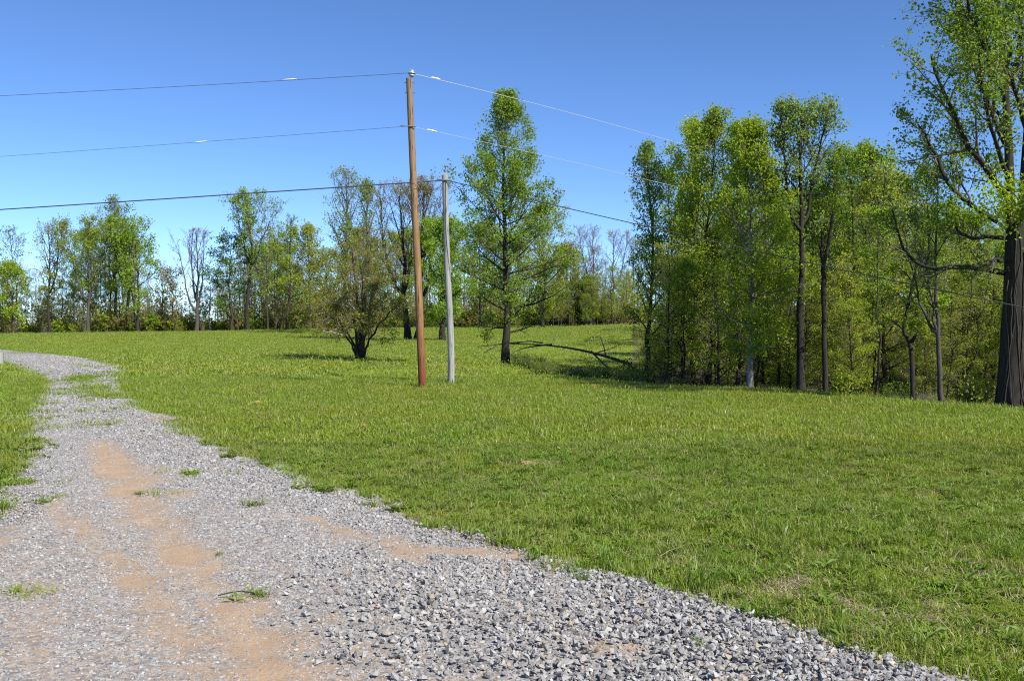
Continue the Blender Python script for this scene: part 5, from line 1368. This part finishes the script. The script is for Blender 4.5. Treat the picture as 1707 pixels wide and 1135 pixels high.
wire_thing('power_line', 'uppermost thin power line running over the insulator', 'wire',
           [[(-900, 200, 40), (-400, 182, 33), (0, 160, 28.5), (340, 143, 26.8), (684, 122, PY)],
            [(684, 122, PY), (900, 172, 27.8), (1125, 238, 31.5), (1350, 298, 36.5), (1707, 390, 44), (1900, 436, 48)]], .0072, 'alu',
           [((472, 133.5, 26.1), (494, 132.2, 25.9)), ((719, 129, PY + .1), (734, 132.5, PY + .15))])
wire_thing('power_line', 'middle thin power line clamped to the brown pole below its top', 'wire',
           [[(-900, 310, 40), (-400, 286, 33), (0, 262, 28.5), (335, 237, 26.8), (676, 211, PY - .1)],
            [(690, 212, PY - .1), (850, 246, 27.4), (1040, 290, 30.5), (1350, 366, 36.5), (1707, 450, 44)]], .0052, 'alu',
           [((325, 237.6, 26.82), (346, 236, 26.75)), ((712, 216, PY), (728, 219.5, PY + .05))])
wire_thing('cable', 'thick black cable passing the brown pole to the top of the grey pole', 'wire',
           [[(-900, 398, 40), (-400, 374, 33), (0, 350, 28.5), (340, 327.5, 27), (740, 301, GYp - .1)]], .017, 'cable', [])
wire_thing('cable', 'dark service cable sloping down from the grey pole past the woods to the right', 'wire',
           [[(744, 301, GYp - .1), (850, 325, 25.3), (1000, 360, 24.6), (1330, 435, 22.6), (1700, 512, 20.2), (1900, 550, 19)]], .0115, 'cable', [])

# ------------------------------------------------------------------ small things
def mound(label, px, py, rx, ry, h, col, name='dirt_mound'):
    g = ground_at(px, py); mm = plain_mat('mound_soil', col, .95, 0, .25, 25)
    nx = 18; u = np.linspace(-1, 1, nx); U, Vv = np.meshgrid(u, u, indexing='ij')
    rr = np.sqrt(U ** 2 + Vv ** 2) + .25 * (fbm(U * 2 + px, Vv * 2, 9, 3) - .5)
    Z = h * np.clip(1 - rr ** 2, -.3, 1) * (.75 + .5 * fbm(U * 5 + px, Vv * 5, 19, 3))
    V = np.stack([U * rx, Vv * ry, Z], -1).reshape(-1, 3); V[:, 2] += H(V[:, 0] + g[0], V[:, 1] + g[1]) - g[2]
    ii = np.arange(nx * nx).reshape(nx, nx)
    m = MB(); m.quads(V, np.stack([ii[:-1, :-1], ii[1:, :-1], ii[1:, 1:], ii[:-1, 1:]], -1).reshape(-1, 4), 0, True)
    o = link(name, m.build(name, [mm])); o.location = g; tag(o, label, 'dirt mound', 'small dirt mounds in the meadow')
mound('pale orange dirt mound in the grass left of the poles', 428, 674, .17, .28, .07, (.42, .24, .12))
mound('red dirt mound in the grass below the foot of the brown pole', 605, 710, .10, .15, .05, (.25, .075, .035))
mound('low brown dirt patch in the near grass right of the driveway', 880, 776, .16, .16, .05, (.30, .19, .11))
mound('tiny reddish dirt mound in the grass in front of the brush pile', 990, 645, .14, .3, .06, (.32, .13, .07))

# grass tufts one can pick out on the driveway
tuft_me = []
for k in range(3):
    m_ = MB(); rk = np.random.default_rng(900 + k)
    V_, F_ = blade_batch(rk, 70, .045, .05, .13, .006, .9); m_.quads(V_, F_, 0); tuft_me.append(m_.build('grass_tuft', [M['weed']]))
for i, (px, py, s, lab) in enumerate([(425, 852, 1.35, 'bright green weed tuft alone on the grey stones in the middle of the driveway'), (437, 1002, .8, 'sparse yellowish tuft beside the tan track'), (365, 935, .55, 'tiny tuft left of the tan track in the near driveway'),
                                      (955, 965, 1.0, 'green tuft on the stones near the right verge'), (975, 975, .9, 'smaller green tuft beside the one near the right verge'), (1160, 1092, .75, 'thin tuft among the coarse near stones'),
                                      (1500, 1110, .8, 'tuft at the lower right tip of the stones'), (535, 826, .9, 'low tuft where the stones meet the verge at mid distance'), (232, 830, .7, 'small tuft on the left wheel track beside clay patches'), (1400, 1085, .8, 'tuft growing in the coarse stones by the right verge')]):
    g = ground_at(px, py)
    o = link('grass_tuft', tuft_me[i % 3]); o.location = (g[0], g[1], float(roadZ(np.array([g[0]]), np.array([g[1]]))[0]) - .005); o.scale = (s * .8, s * .8, s * .62); o.rotation_euler = (0, 0, i * 1.3)
    tag(o, lab, 'grass tuft', 'grass tufts on the driveway')
for i, (px, py, s, lab) in enumerate([(692, 646, 1.6, 'taller grass tuft at the left side of the brown pole foot'), (715, 648, 1.5, 'taller grass tuft at the right side of the brown pole foot'), (742, 640, 1.5, 'taller grass tuft at the left side of the grey pole foot'), (764, 641, 1.7, 'dark taller tuft at the right side of the grey pole foot')]):
    g = ground_at(px, py)
    o = link('grass_tuft', tuft_me[i % 3]); o.location = (g[0], g[1] - .05, g[2] - .01); o.scale = (s * 1.6, s, s); o.rotation_euler = (0, 0, i * .2)
    tag(o, lab, 'grass tuft', 'grass tufts at the pole feet')
# twig lying on the clay
g = ground_at(400, 1006)
P = np.array([[-.13, .0, .02], [-.06, .03, .03], [0, .04, .035], [.06, .03, .03], [.11, -.02, .025]]); m = MB(); m.tubes(P[None], np.linspace(.004, .002, 5)[None], 5)
o = link('twig', m.build('twig', [M['bark_dark']])); o.location = (g[0], g[1], float(roadZ(np.array([g[0]]), np.array([g[1]]))[0])); tag(o, 'thin dark curved twig lying on the tan clay track', 'twig')
# post at the left edge
g = ground_at(-2, 607)
post = thing('fence_post', 'short grey wooden post in the grass at the left edge', 'post', tuple(g))
k_ = g[1] / FPX
m = MB(); m.tubes(np.array([[[0, 0, -.2], [0, 0, 9 * k_], [.01, 0, 19.5 * k_]]]), np.array([[8.5, 8.2, 7.8]]) * k_, 10, 0, True, True); link('shaft', m.build('shaft', [M['pole_grey']]), post)
